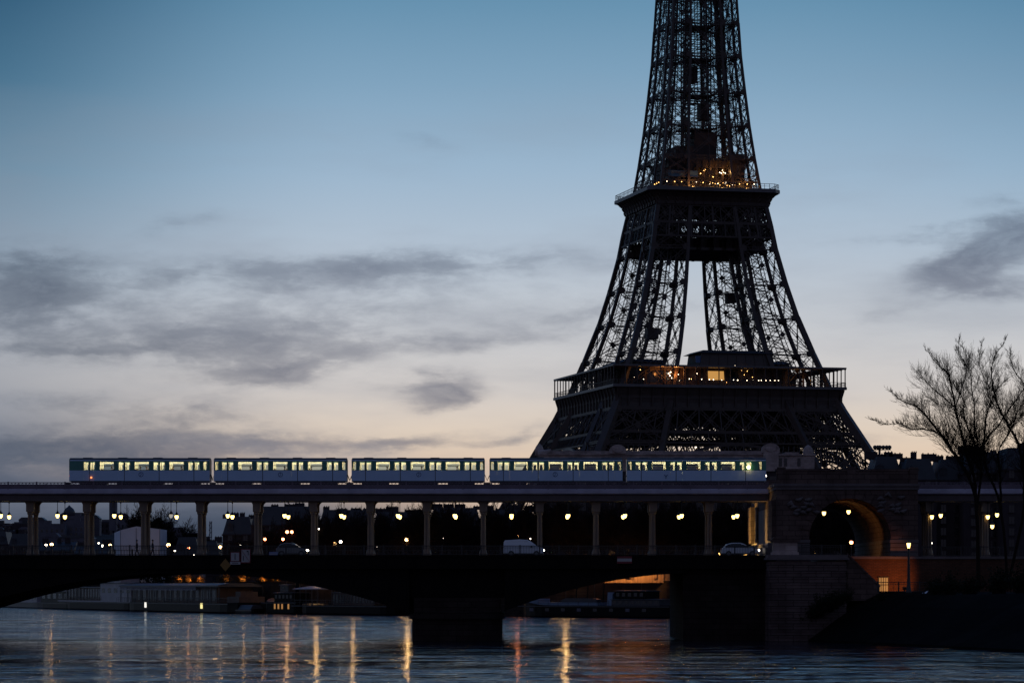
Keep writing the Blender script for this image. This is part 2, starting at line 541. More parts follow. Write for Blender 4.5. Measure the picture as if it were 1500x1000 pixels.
# ------------------------------------------------------------------ water
def water_material():
    m = bpy.data.materials.new('river')
    m.use_nodes = True
    q = NT(m.node_tree)
    b = m.node_tree.nodes['Principled BSDF']
    b.inputs['Base Color'].default_value = (0.005, 0.012, 0.024, 1)
    b.inputs['IOR'].default_value = 1.33
    b.inputs['Specular IOR Level'].default_value = 0.5
    t = q.n('ShaderNodeTexCoord')
    def mapped(sx, sy):
        mp = q.n('ShaderNodeMapping')
        mp.inputs['Scale'].default_value = (sx, sy, 1)
        q.l(t.outputs['Object'], mp.inputs[0])
        return mp.outputs[0]
    big = q.noise(mapped(0.010, 0.035), 1.0, 5, 0.6)           # wind patches
    mid = q.noise(mapped(0.05, 0.16), 1.0, 4, 0.6)
    fine = q.noise(mapped(0.85, 0.35), 1.0, 3, 0.5)
    wave = q.noise(mapped(0.17, 0.085), 1.0, 3, 0.45)
    swell = q.noise(mapped(0.05, 0.030), 1.0, 3, 0.5)
    calm = q.smooth(q.m('ADD', q.m('MULTIPLY', big, 0.65), q.m('MULTIPLY', mid, 0.35)), 0.38, 0.62)
    hgt = q.m('ADD', q.m('MULTIPLY', fine, q.m('ADD', 0.05, q.m('MULTIPLY', calm, 0.10))), q.m('ADD', q.m('MULTIPLY', wave, q.m('ADD', 0.9, q.m('MULTIPLY', calm, 1.2))), q.m('MULTIPLY', swell, 1.0)))
    spo = q.n('ShaderNodeSeparateXYZ')
    q.l(t.outputs['Object'], spo.inputs[0])
    # rougher water upstream of the bridge, slacker in the lee of its piers
    zone = q.m('ADD', 0.55, q.m('ADD', q.m('MULTIPLY', q.smooth(spo.outputs[1], 331.0, 346.0), 0.75), q.m('MULTIPLY', q.m('SUBTRACT', 1.0, q.smooth(spo.outputs[1], 190.0, 290.0)), 0.4)))
    hgt = q.m('MULTIPLY', hgt, zone)
    bp = q.n('ShaderNodeBump')
    bp.inputs['Strength'].default_value = 1.0
    bp.inputs['Distance'].default_value = 1.0
    q.l(hgt, bp.inputs['Height'])
    q.l(bp.outputs[0], b.inputs['Normal'])
    q.l(q.m('ADD', 0.05, q.m('MULTIPLY', calm, 0.06)), b.inputs['Roughness'])
    MATS['river'] = m
water_material()
w = MB()
w.face([(-2600, -300, 0), (2600, -300, 0), (2600, 3200, 0), (-2600, 3200, 0)])
tag(w.build('water', 'river'), kind='structure')

# ------------------------------------------------------------------ far bank: ground reaching the horizon, hill on the left
QUAY = [(-520, 2100), (-172, 985), (-108, 812), (-54, 690), (-36, 668), (-21, 648), (1.5, 618), (32, 590), (75, 566), (700, 505)]
GZ = 6.5
g = MB()
n = len(QUAY)
g.face([(x, y + 14, GZ) for x, y in QUAY] + [(9000, 505, GZ), (9000, 16000, GZ), (-9000, 16000, GZ), (-9000, 2100, GZ)])
tag(g.build('ground', 'ground'), kind='structure')
lq = MB()     # lower quay
for (x0, y0), (x1, y1) in zip(QUAY, QUAY[1:]):
    lq.quadbox([(x0, y0, -1), (x1, y1, -1), (x1, y1 + 14, -1), (x0, y0 + 14, -1), (x0, y0, 2.3), (x1, y1, 2.3), (x1, y1 + 14, 2.3), (x0, y0 + 14, 2.3)])
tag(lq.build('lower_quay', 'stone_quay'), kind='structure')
qw = MB()
for (x0, y0), (x1, y1) in zip(QUAY, QUAY[1:]):
    qw.quadbox([(x0, y0 + 13.4, 2.3), (x1, y1 + 13.4, 2.3), (x1, y1 + 14.2, 2.3), (x0, y0 + 14.2, 2.3), (x0, y0 + 13.4, 6.8), (x1, y1 + 13.4, 6.8), (x1, y1 + 14.2, 6.8), (x0, y0 + 14.2, 6.8)])
    qw.quadbox([(x0, y0 + 13.25, 6.8), (x1, y1 + 13.25, 6.8), (x1, y1 + 14.35, 6.8), (x0, y0 + 14.35, 6.8), (x0, y0 + 13.25, 7.0), (x1, y1 + 13.25, 7.0), (x1, y1 + 14.35, 7.0), (x0, y0 + 14.35, 7.0)])
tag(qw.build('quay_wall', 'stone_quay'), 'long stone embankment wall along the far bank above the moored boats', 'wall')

def hill_z(px, Y):
    """height of the far hill along the sight line px"""
    crest = pl([(-200, 35), (0, 41), (30, 40), (60, 49), (120, 50), (165, 46), (215, 44), (260, 30), (330, 18), (420, 8), (520, 6.5)], px)
    t = min(1.0, max(0.0, (Y - 1250) / 1000.0))
    return GZ + (crest - GZ) * (t * t * (3 - 2 * t)) * (1.0 if Y < 2600 else max(0, 1 - (Y - 2600) / 1400.0))
hm = MB()
xs = list(range(-260, 560, 20)); ys = [1200, 1350, 1500, 1650, 1800, 1950, 2100, 2250, 2400, 2600, 3000, 3500, 4000]
for Y in ys:
    for px in xs:
        x = PX(px, Y)
        hm.v.append((x, Y, hill_z(px, Y) - 0.3 + (0.8 * math.sin(px * 0.13 + Y * 0.01) if 1300 < Y < 3900 else 0)))
for i in range(len(ys) - 1):
    for j in range(len(xs) - 1):
        a = i * len(xs) + j
        hm.f.append((a, a + 1, a + len(xs) + 1, a + len(xs))); hm.mi.append(0)
tag(hm.build('hill', 'hill', smooth=True), kind='structure')

# ------------------------------------------------------------------ island bank on the right
isl = MB()
SH = [(24, 351), (29.6, 349), (31.5, 330), (37, 309), (45, 276), (60, 250), (110, 225), (190, 210)]      # waterline
TOP = [(26, 352), (33.0, 351), (37.5, 337), (42, 322), (52, 292), (66, 266), (114, 240), (190, 226)]     # crest of the bank
def row(pts, z, j): return [(x, y, z + j * math.sin(i * 2.3)) for i, (x, y) in enumerate(pts)]
rng = random.Random(4)
def dens(pts, k=6):
    o = []
    for a, b in zip(pts, pts[1:]):
        for i in range(k): o.append((a[0] + (b[0] - a[0]) * i / k, a[1] + (b[1] - a[1]) * i / k))
    return o + [pts[-1]]
SHd, TOPd = dens(SH), dens(TOP)
rows = []
for t, z in ((0, -0.6), (0.04, 0.25), (0.35, 1.7), (0.7, 3.6), (1.0, 5.0), (1.12, 5.25)):
    rows.append([(a[0] + (b[0] - a[0]) * t + rng.uniform(-.25, .25) * (t > 0), a[1] + (b[1] - a[1]) * t, z + rng.uniform(-.16, .16) * (0.1 < t < 1.05)) for a, b in zip(SHd, TOPd)])
rows.append([(min(190, b[0] + 2), 430, 5.25) for b in TOPd])
nn_ = len(SHd)
for r in rows: isl.v += r
for i in range(len(rows) - 1):
    for j in range(nn_ - 1):
        a = i * nn_ + j
        isl.f.append((a, a + 1, a + nn_ + 1, a + nn_)); isl.mi.append(0)
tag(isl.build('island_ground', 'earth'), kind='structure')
# ------------------------------------------------------------------ road bridge (lower deck)
BX0, BX1, BY0, BY1, RZ = -112.0, 28.3, 337.0, 374.0, 9.05
def arch_z(X, xl, xr, xc, zs, zc):
    h = (xr - xc) if X > xc else (xc - xl)
    t = (X - xc) / h
    if xr == -11.0 and X > xc: zs = 3.0
    return zc - (zc - zs) * t * t
SPANS = [(-62.4, -11.0, -35.0, 2.3, 7.25), (-0.8, 43.0, 21.2, 3.2, 7.35), (-118.0, -72.6, -95.0, 3.0, 7.25)]
br = thing('road_bridge', (0, 351, 0), 'dark steel arch road bridge with shallow spans under the metro viaduct', 'bridge')
m = MB()
m.box(BX0, BX1, BY0 + 0.25, BY1 - 0.25, 8.62, RZ)
m.build('deck', 'asphalt', br, True)
m = MB()
for y in (BY0, BY1 - 0.25):
    m.box(BX0, BX1, y, y + 0.22, 7.85, 9.0)
    m.box(BX0, BX1, y - 0.12, y + 0.3, 9.0, 9.18)
    m.box(BX0, BX1, y - 0.08, y + 0.26, 7.72, 7.85)
    x = BX0 + 1
    while x < BX1 - 0.5:
        m.box(x, x + 0.22, y - 0.16, y - 0.02 + 0.02, 7.9, 8.98)
        x += 3.135
m.build('fascia', 'bridge_steel', br, True)
for (xl, xr, xc, zs, zc) in SPANS:
    m = MB()
    xe = min(xr, 18.6)
    for y in (337.6, 345.0, 352.5, 360.0, 365.2):
        N = 26
        for i in range(N):
            a = xl + (xe - xl) * i / N; b = xl + (xe - xl) * (i + 1) / N
            za = arch_z(a, xl, xr, xc, zs, zc); zb = arch_z(b, xl, xr, xc, zs, zc)
            da = 0.55 + 0.5 * abs((a - xc) / (xr - xc)) ** 2; db = 0.55 + 0.5 * abs((b - xc) / (xr - xc)) ** 2
            m.quadbox([(a, y - .25, za), (b, y - .25, zb), (b, y + .25, zb), (a, y + .25, za), (a, y - .25, za + da), (b, y - .25, zb + db), (b, y + .25, zb + db), (a, y + .25, za + da)])
        # spandrel posts with little arched heads
        x = xl + 1.5
        while x < xe - 0.4:
            z = arch_z(x, xl, xr, xc, zs, zc) + 0.5
            if z < 7.6:
                m.box(x - .16, x + .16, y - .16, y + .16, z, 7.84)
                if y < 340:
                    for sg in (-1, 1):
                        m.prism([(x + sg * .16, 7.84), (x + sg * .9, 7.84), (x + sg * .5, 7.6), (x + sg * .16, 7.0)][::sg], y - .06, y + .06)
            x += 1.9
        # added plate closing the open spandrel so it reads dark
        for i in range(N):
            a = xl + (xe - xl) * i / N; b = xl + (xe - xl) * (i + 1) / N
            if y > 339 and y < 364: continue
            m.quadbox([(a, y - .02, arch_z(a, xl, xr, xc, zs, zc) + .4), (b, y - .02, arch_z(b, xl, xr, xc, zs, zc) + .4), (b, y + .02, arch_z(b, xl, xr, xc, zs, zc) + .4), (a, y + .02, arch_z(a, xl, xr, xc, zs, zc) + .4), (a, y - .02, 7.74), (b, y - .02, 7.74), (b, y + .02, 7.74), (a, y + .02, 7.74)])
        m.box(xl, xe, y - 0.1, y + 0.1, 7.75, 8.6)
    for i in range(9):
        a = xl + (xe - xl) * (i + 0.5) / 9
        m.beam((a, 337.8, arch_z(a, xl, xr, xc, zs, zc) + .3), (a, 365.0, arch_z(a, xl, xr, xc, zs, zc) + .3), 0.25)
    m.build('arch', 'bridge_steel', br, True)
def railing(parent, x0, x1, y, z0, z1, name='railing', step=0.17, post=2.09, mt='black_metal', bar=0.035):
    m = MB()
    m.box(x0, x1, y - .05, y + .05, z1 - .08, z1)
    m.box(x0, x1, y - .03, y + .03, z1 - .26, z1 - .22)
    m.box(x0, x1, y - .04, y + .04, z0 + .06, z0 + .12)
    x = x0 + step
    while x < x1:
        m.box(x - bar / 2, x + bar / 2, y - bar / 2, y + bar / 2, z0 + .12, z1 - .08)
        x += step
    x = x0
    while x <= x1 + 0.01:
        m.box(x - .07, x + .07, y - .07, y + .07, z0, z1 + .06)
        x += post
    return m.build(name, mt, parent, True)
railing(br, BX0, BX1 - 1.0, BY0 + 0.12, 9.18, 10.2)
railing(br, BX0, BX1 - 1.0, BY1 - 0.12, 9.18, 10.2, step=0.34)
def bridge_pier(x0, x1):
    m = MB()
    m.box(x0 + .3, x1 - .3, 336.6, 366.5, -2, 2.35)
    # rounded cutwater towards the camera and its cap
    for y0, r in ((336.6, 1),):
        n = 14; xc = (x0 + x1) / 2; hw = (x1 - x0) / 2 - .3
        ring = [(xc + hw * math.cos(math.pi + math.pi * i / n), y0 + 4.5 * math.sin(math.pi + math.pi * i / n)) for i in range(n + 1)]
        m.prism(ring, -2, 2.35, 'Z')
        ring2 = [(xc + (hw + .3) * math.cos(math.pi + math.pi * i / n), y0 + 4.9 * math.sin(math.pi + math.pi * i / n)) for i in range(n + 1)]
        m.prism(ring2, 2.35, 2.85, 'Z')
        ring3 = [(xc + (hw - .2) * math.cos(math.pi + math.pi * i / n), y0 + 4.0 * math.sin(math.pi + math.pi * i / n)) for i in range(n + 1)]
        m.prism(ring3, 2.85, 3.15, 'Z')
    m.box(x0, x1, 336.6, 366.8, 2.35, 2.85)
    m.box(x0 + .5, x1 - .5, 336.6, 366.4, 2.85, 4.6)
    m.build('pier', 'stone_shaded', br, True)
    m = MB(); m.box(x0 + .06, x1 - .06, 338.6, 366.2, 4.61, 8.6)
    return m.build('pier_frame', 'bridge_steel', br, True)
bridge_pier(-11.0, -0.8)
bridge_pier(-72.6, -62.3)
# abutment: block under the bridge end, its shade painted as darker stone, rusticated pier in front
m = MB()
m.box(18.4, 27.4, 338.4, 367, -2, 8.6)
m.build('abutment', 'stone_shaded', br, True)
m = MB()
xa, xb = 27.2, 35.45
z = -1.5; i = 0
while z < 8.4:                                   # bevelled courses
    z1 = min(z + 0.62, 8.55)
    m.box(xa, xb, 333.2, 346, z + .05, z1 - .03)
    m.box(xa + .07, xb - .07, 333.3, 346, z1 - .03, z1 + .05)
    z = z1; i += 1
m.build('rusticated_pier', 'stone_rough', br, True)
m = MB()
m.box(xa - .25, xb + .25, 332.9, 338, 8.62, 8.85)
m.box(xa - .1, xb + .1, 333.05, 338, 8.85, 9.15)
m.build('cornice', 'stone_trim', br, True)
ped = thing('stone_pedestal', (29.1, 334.6, 9.15), 'pale stone pedestal block with low hipped cap at the bridge end', 'pedestal')
m = MB()
m.box(27.6, 30.4, 333.4, 336.0, 9.15, 9.45)
m.box(27.75, 30.25, 333.55, 335.85, 9.45, 10.55)
m.build('block', 'stone_pale', ped, True)
m = MB()
m.box(27.45, 30.55, 333.25, 336.15, 10.55, 10.75)
m.prism([(27.45, 10.75), (30.55, 10.75), (30.2, 11.0), (29.5, 11.18), (28.5, 11.18), (27.8, 11.0)], 333.3, 336.1)
m.build('cap', 'stone', ped, True)
bal = thing('balustrade', (33.4, 333.6, 9.15), 'dark iron balustrade on the stone pier right of the pedestal', 'balustrade')
railing(bal, 30.7, 35.4, 333.5, 9.15, 10.2, 'railing')
# stairs going down to the island on the right of the pier
st = thing('stone_stairs', (38, 335, 5), 'stone stair flight running down from the bridge to the island', 'stairs')
m = MB()
N = 18
for i in range(N):
    x = 35.5 + i * 0.19; zt = 9.0 - i * 0.19
    m.box(x, x + 0.19, 333.9, 336.8, 4.4, zt)
m.build('steps', 'stone', st, True)
m = MB()
m.prism([(35.5, 4.3), (38.95, 4.3), (38.95, 5.7), (35.5, 9.15)], 333.4, 333.85)
m.prism([(35.5, 9.15), (38.95, 5.7), (39.05, 5.9), (35.5, 9.4)], 333.3, 333.95)
m.build('parapet', 'stone', st, True)

# ------------------------------------------------------------------ hung signs on the bridge
def sign(name, px, py, wpx, hpx, label, cat, draw, Y=336.55, tilt=0):
    c = P(px, py, Y); s = Y / F
    o = thing(name, c, label, cat)
    o.rotation_euler = (0, tilt, 0)
    draw(o, wpx * s / 2, hpx * s / 2)
    m = MB(); m.beam((0, .03, hpx * s / 2), (0, .3, hpx * s / 2 - .05), .05); m.build('bracket', 'black_metal', o); m = MB(); m.beam((0, .03, -hpx * s / 2 + .1), (0, .3, -hpx * s / 2 + .12), .05)
    m.build('bracket', 'black_metal', o)
    return o
def board(o, w, h, rim, face, back='black_metal'):
    m = MB(); m.box(-w, w, 0, .04, -h, h); m.build('frame', rim, o)
    m = MB(); m.box(-w * .84, w * .84, -.012, 0, -h * .86, h * .86); m.build('panel', face, o)
def d1(o, w, h):
    board(o, w, h, 'sign_red', 'sign_white')
    m = MB(); m.box(-w * .09, w * .09, -.024, -.012, -h * .6, h * .62); m.build('bar_symbol', 'sign_black', o)
sign('navigation_sign', 344.3, 815, 14, 14, 'square white navigation sign with red rim and black upright bar', 'sign', d1)
def d1b(o, w, h):
    m = MB(); m.box(-w, w, 0, .03, -h, h); m.build('panel', 'sign_white', o)
    m = MB()
    for i in range(5): m.box(-w * .55 + i * w * .24, -w * .42 + i * w * .24, -.01, 0, -h * .45, h * .45)
    m.build('lettering', 'sign_black', o)
sign('distance_plate', 344.6, 824.3, 15, 4, 'small white plate below the square navigation sign', 'sign', d1b)
def d2(o, w, h):
    board(o, w, h, 'sign_red', 'sign_white')
    m = MB(); m.beam((-w * .8, -.02, h * .8), (w * .85, -.02, -h * .85), .03, .14, up=Vector((0, 1, 0)))
    m.build('diagonal_stroke', 'sign_red', o)
    m = MB(); m.box(-w * .55, -w * .38, -.022, -.012, -h * .65, 0.0); m.build('lettering', 'sign_black', o); m = MB(); m.prism([(w * .2, h * .55), (w * .46, h * .55), (w * .46, h * .1), (w * .6, h * .1), (w * .6, h * .75), (w * .2, h * .75)], -.022, -.012)
    m.build('lettering', 'sign_black', o)
sign('prohibition_sign', 359.8, 813.8, 14.5, 21, 'taller white navigation sign with red rim and diagonal red stroke', 'sign', d2)
def d3(o, w, h):
    m = MB(); m.prism([(0, -h), (w, 0), (0, h), (-w, 0)], 0, .04); m.build('panel', 'sign_yellow', o)
sign('diamond_sign', 330.2, 827, 16, 19, 'dull yellow diamond navigation sign hung below the white ones', 'sign', d3)
def d4(o, w, h):
    m = MB(); m.box(-w, w, 0, .04, -h, h); m.build('panel', 'sign_red', o)
    m = MB(); m.box(-w * .96, w * .96, -.012, 0, -h * .45, h * .38); m.build('white_bar', 'sign_white', o)
sign('no_passage_sign', 914.8, 819.5, 22, 10.5, 'wide red sign with white horizontal bar on the bridge edge', 'sign', d4)
def d5(o, w, h):
    m = MB(); m.box(-w, w, 0, .04, -h, h); m.build('panel', 'sign_blue', o)
    m = MB(); m.box(-w * .8, w * .8, -.012, 0, -h * .1, h * .14); m.build('stripe', 'sign_white', o)
sign('blue_plate', 400.5, 811, 13, 6.5, 'small pale blue plate on the railing before the silver car', 'sign', d5, Y=336.9)

# ------------------------------------------------------------------ metro viaduct (upper deck)
VY0, VY1 = 347.0, 354.2
COLX = [-3.19 + 6.27 * (i - 8) for i in range(-4, 13)]
def column_mesh(m, x, y, zb, zt):
    m.box(x - .46, x + .46, y - .46, y + .46, zb, zb + .25)
    m.lathe([(.44, 0), (.44, .2), (.36, .45), (.33, .6)], (x, y, zb + .25), 10)
    for a in range(4):
        t = math.pi / 4 + a * math.pi / 2
        m.tube([(x + .2 * math.cos(t), y + .2 * math.sin(t), zb + .6), (x + .17 * math.cos(t), y + .17 * math.sin(t), zt - 1.3)], [.15, .135], 8, caps=False)
    m.box(x - .1, x + .1, y - .1, y + .1, zb + .5, zt - 1.2)
    m.lathe([(.30, 0), (.36, .08), (.34, .2), (.40, .3)], (x, y, zt - 1.45), 10)
    m.box(x - .42, x + .42, y - .36, y + .36, zt - 1.15, zt)
    for sg in (-1, 1):                         # curved brackets along the girder
        pts = [(x + sg * .42, zt)] + [(x + sg * (.42 + .45 * (1 - math.cos(a * math.pi / 12))), zt - .55 + .55 * math.sin(a * math.pi / 12)) for a in range(0, 7)]
        m.prism(pts if sg < 0 else pts[::-1], y - .2, y + .2)
def viaduct(x0, x1, cols, label, zb=9.05):
    v_ = thing('metro_viaduct', ((x0 + x1) / 2, 350.6, zb), label, 'viaduct')
    m = MB()
    m.box(x0, x1, VY0 + .55, VY1 - .55, 15.24, 16.0)
    for y in (VY0 + .40, VY1 - .52):
        m.box(x0, x1, y, y + .12, 15.36, 15.9)
        m.box(x0, x1, y - .06, y + .18, 15.24, 15.36)
        x = x0
        while x < x1:
            m.box(x - .05, x + .05, y - .05, y + .15, 15.36, 15.96); x += 1.045
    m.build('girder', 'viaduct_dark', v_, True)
    m = MB()
    for y, s in ((VY0, 1), (VY1, -1)):
        m.prism([(y + s * .5, 15.96), (y + s * .10, 15.98), (y + s * .02, 16.05), (y, 16.09), (y, 16.47), (y + s * .05, 16.52), (y + s * .08, 16.56), (y + s * .5, 16.56)][::s], x0, x1, 'X')
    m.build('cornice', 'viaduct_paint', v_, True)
    m = MB()
    m.box(x0, x1, VY0 + .5, VY1 - .5, 16.0, 16.56)
    m.build('track_bed', 'asphalt', v_, True)
    m = MB()
    for yc in (348.95, 352.2):
        for d in (-.72, .72):
            m.box(x0, x1, yc + d - .035, yc + d + .035, 16.56, 16.72)
    m.build('rail', 'black_metal', v_, True)
    for y in (VY0 + .12, VY1 - .12):
        m = MB()
        m.box(x0, x1, y - .06, y + .06, 17.2, 17.3)
        m.box(x0, x1, y - .04, y + .04, 16.56, 16.66)
        m.box(x0, x1, y - .012, y + .012, 16.67, 17.0)
        x = x0
        bay = 3.135
        while x < x1 - .2:
            xe = min(x + bay, x1)
            m.box(x - .07, x + .07, y - .08, y + .08, 16.5, 17.36)
            nb = 8
            for i in range(nb):
                a = x + (xe - x) * i / nb; b = x + (xe - x) * (i + 1) / nb
                m.beam((a, y, 16.66), (b, y, 17.2), .045); m.beam((a, y, 17.2), (b, y, 16.66), .045)
                m.gusset(((a + b) / 2, y, 16.93), (0, 1, 0), .15, .04)
            x += bay
        m.build('parapet', 'parapet_paint', v_, True)
    pm = None
    for x in cols:
        for y in (348.55, 352.6):
            if pm is None:
                mm = MB(); column_mesh(mm, 0, 0, 0, 15.24 - zb)
                pm = mm.build('column', 'column_paint', v_)
                c = pm
            else:
                c = pm.copy(); COL.objects.link(c); c.parent = v_; ORG[c.name] = Vector()
            c.location = Vector((x, y, zb)) - Vector(((x0 + x1) / 2, 350.6, zb))
    return v_
viaduct(-112.0, 28.3, COLX, 'long metro viaduct deck on paired iron columns carrying the train')
viaduct(43.7, 112.0, [46.2 + 6.27 * i for i in range(11)], 'dark viaduct section continuing right of the stone arch')

# small black track-side lamp/equipment box left behind; hanging lamps
def hang_lamp():
    o = thing('hanging_lamp', (0, 0, 0), 'x', 'lamp', 'globe lamps hung under the viaduct')
    m = MB()
    m.beam((0, 0, .55), (0, 0, 1.52), .06)
    m.lathe([(.05, 1.50), (.09, 1.62), (.09, 1.66)], n=8)
    m.lathe([(.05, .50), (.07, .56), (.05, .62)], n=8)
    m.build('rod', 'black_metal', o)
    m = MB()
    m.lathe([(.25, .18), (.255, .24), (.21, .29), (.15, .38), (.08, .50), (.05, .52)], n=14)
    m.build('cap', 'black_metal', o, smooth=True)
    m = MB()
    m.lathe([(.02, -.24), (.08, -.22), (.14, -.16), (.18, -.07), (.20, .03), (.205, .12), (.20, .18)], n=14)
    m.build('globe', 'lamp_glow', o, smooth=True)
    return o
hl0 = hang_lamp()
used_lamp = [False]
def place_lamp(x, y, z, label, dim=False):
    o = copy_tree(hl0) if used_lamp[0] else hl0
    used_lamp[0] = True
    o.location = (x, y, z)
    o['label'] = label
    if dim:
        gl = [c for c in o.children if c.name.startswith('globe')][0]
        gl.data = gl.data.copy()
        gl.data.materials[0] = MATS['lamp_dim']
    return o
bays = [(COLX[i] + COLX[i + 1]) / 2 for i in range(3, len(COLX) - 1)] + [COLX[-1] + 3.0]
vis = [b for b in bays if b > -57.2]
for i, x in enumerate(vis):
    for y, rown in ((347.72, 'near'), (353.5, 'far')):
        dim = (abs(x - vis[3]) < .1 and rown == 'near')
        place_lamp(x, y, 13.60, ('unlit globe lamp under the viaduct, before the bare tree right of the white shed' if dim else
                   f'globe lamp hung in the {rown} row under the viaduct, {ORD[i]} bay from left'), dim)
for px, py, Y, lab in ((1207, 751.5, 346, 'globe lamp at the left edge of the stone archway'), (1243, 749.5, 352, 'globe lamp hung inside the stone archway under its crown'),
                       (1365, 757, 348, 'globe lamp right of the stone arch, lower one of a close pair'), (1378, 755, 353.4, 'globe lamp right of the stone arch, upper one of a close pair'),
                       (1447, 757, 348, 'narrow looking globe lamp behind the big tree, left of three'), (1460.5, 754, 353.4, 'globe lamp behind the big tree, uppermost of three'),
                       (1453.5, 771, 356, 'globe lamp behind the big tree, lowest of three')):
    p = P(px, py, Y)
    place_lamp(p.x, p.y, p.z, lab)

# ------------------------------------------------------------------ stone arch pavilion between the two viaduct sections
pav = thing('stone_arch', (36, 352, 9.05), 'massive masonry arch pavilion with orange lit vault where the viaduct ends', 'arch')
AX0, AX1, AY0, AY1 = 28.4, 43.6, 338.0, 373.0
AC, AR, ASP, ATOP = 36.3, 4.4, 10.85, 16.55
m = MB()
m.box(AX0, AC - AR, AY0, AY1, 9.05, ATOP)
m.box(AC + AR, AX1, AY0, AY1, 9.05, ATOP)
N = 24
for i in range(N):
    a0 = math.pi * (1 - i / N); a1 = math.pi * (1 - (i + 1) / N)
    xa_, za_ = AC + AR * math.cos(a0), ASP + AR * math.sin(a0)
    xb_, zb_ = AC + AR * math.cos(a1), ASP + AR * math.sin(a1)
    m.quadbox([(xa_, AY0, za_), (xb_, AY0, zb_), (xb_, AY1, zb_), (xa_, AY1, za_), (xa_, AY0, ATOP), (xb_, AY0, ATOP), (xb_, AY1, ATOP), (xa_, AY1, ATOP)])
m.build('masonry', 'stone', pav, True)
m = MB()      # voussoirs
N = 15
for i in range(N):
    a0 = math.pi * (1 - i / N) - .012; a1 = math.pi * (1 - (i + 1) / N) + .012
    ro = 1.15 if i % 2 else 0.85
    q8 = []
    for y in (AY0 - .09, AY0 - .003):
        pass
    def pt(r, a, y): return (AC + r * math.cos(a), y, ASP + r * math.sin(a))
    m.quadbox([pt(AR, a0, AY0 - .1), pt(AR, a1, AY0 - .1), pt(AR, a1, AY0 - .004), pt(AR, a0, AY0 - .004),
               pt(AR + ro, a0, AY0 - .1), pt(AR + ro, a1, AY0 - .1), pt(AR + ro, a1, AY0 - .004), pt(AR + ro, a0, AY0 - .004)])
m.build('voussoir_ring', 'stone', pav, True)
m = MB()      # impost band and rusticated jambs
for x0, x1 in ((AX0 - .06, AC - AR + .12), (AC + AR - .12, AX1 + .06)):
    m.box(x0, x1, AY0 - .14, AY1 + .1, 10.5, 10.84)
    z = 9.05
    while z < 10.4:
        m.box(x0 + .05, x1 - .05, AY0 - .07, AY1 + .05, z + .03, z + .44)
        z += .47
m.build('impost', 'stone_trim', pav, True)
m = MB()      # cornices
m.box(AX0 - .25, AX1 + .25, AY0 - .3, AY1 + .3, 16.56, 16.85)
m.box(AX0 - .12, AX1 + .12, AY0 - .15, AY1 + .15, 16.2, 16.56 - .003)
m.build('cornice', 'stone_trim', pav, True)
m = MB()
m.box(AX0, AX1, AY1 - .7, AY1, 16.85, 18.2)
m.box(AX0 - .1, AX1 + .1, AY1 - .8, AY1 + .1, 18.2, 18.42)
m.build('parapet', 'stone', pav, True)
m = MB()
m.box(AX0, AX1, AY0, AY0 + .7, 16.85, 18.2)
m.box(AX0 - .1, AX1 + .1, AY0 - .1, AY0 + .8, 18.2, 18.42)
for x in (AX0 + .1, 36.0, AX1 - .9):
    m.box(x, x + .9, AY0 - .12, AY0 + .82, 16.85, 18.6)
m.build('parapet', 'stone', pav, True)
m = MB()      # carved relief over the arch
rng = random.Random(9)
for i in range(26):
    if i == 13:
        m.build('relief', 'stone_trim', pav, True, smooth=True); m = MB()
    x = AC + rng.uniform(-6.4, -3.2) if i < 13 else AC + rng.uniform(3.2, 6.4)
    z = 14.6 + rng.uniform(-.9, .9)
    m.tube([(x - .35, AY0 - .02, z), (x, AY0 - .22, z + rng.uniform(-.2, .3)), (x + .4, AY0 - .02, z + rng.uniform(-.3, .3))], [.12, .24, .1], 6)
m.build('relief', 'stone_trim', pav, True, smooth=True)
# left flank seen below the viaduct: pilasters, niche and plinth
m = MB()
for y0, y1 in ((338.6, 344.2), (368.4, 372.9)):
    m.box(AX0 - .45, AX0 - .003, y0, y1, 10.84, 15.1)
for y0, y1 in ((345.6, 347.2), (361.8, 364.6)):
    m.box(AX0 - .28, AX0 - .003, y0, y1, 10.84, 14.9)
m.build('pilaster', 'stone', pav, True)
m = MB()
m.box(AX0 - .9, AX0 - .07, AY0 + .3, AY1 + .4, 10.0, 10.46)
m.box(AX0 - 1.15, AX0 - .07, AY0 + .3, AY1 + .6, 9.05, 10.0)
m.build('plinth', 'stone_trim', pav, True)
m = MB()
m.box(AX0 - .06, AX0 - .004, 347.4, 361.6, 10.84, 14.4)
m.build('niche_panel', 'stone_trim', pav, True)
# floodlights for flank and vault; the flank pair is added to light it
def flood(loc, aim, e, lab, col=(1.0, 0.55, 0.16), ang=75, r=.12):
    o = thing('floodlight', loc, lab, 'floodlight')
    d = Vector(aim).normalized()
    m = MB()
    m.lathe([(.22, -.35), (.22, -.28), (.04, -.26), (.035, -.02)], n=8)
    m.build('bracket', 'black_metal', o)
    m = MB()
    m.beam(-d * .16, d * .12, .36, .28, caps=True)
    m.build('housing', 'black_metal', o)
    m = MB()
    m.beam(d * .122, d * .135, .32, .24, caps=True)
    m.build('lens', 'tower_warm', o)
    lamp_light('beam', Vector(loc) + d * .22, e, col, o, r, (d, R(ang)))
flood((22.6, 367.0, 9.4), (1, .12, .42), 6500, 'added floodlight on the roadway lighting the far pilasters', (1.0, .66, .16), 80)
flood((23.0, 351.0, 9.4), (1, -.35, .5), 2200, 'added floodlight on the roadway lighting the near pilaster', (1.0, .62, .2), 80)
flood((33.2, 347.0, 9.45), (3.4, 1.6, 2.2), 480, 'small floodlight on the roadway inside the stone archway', (1.0, .46, .13), 100)

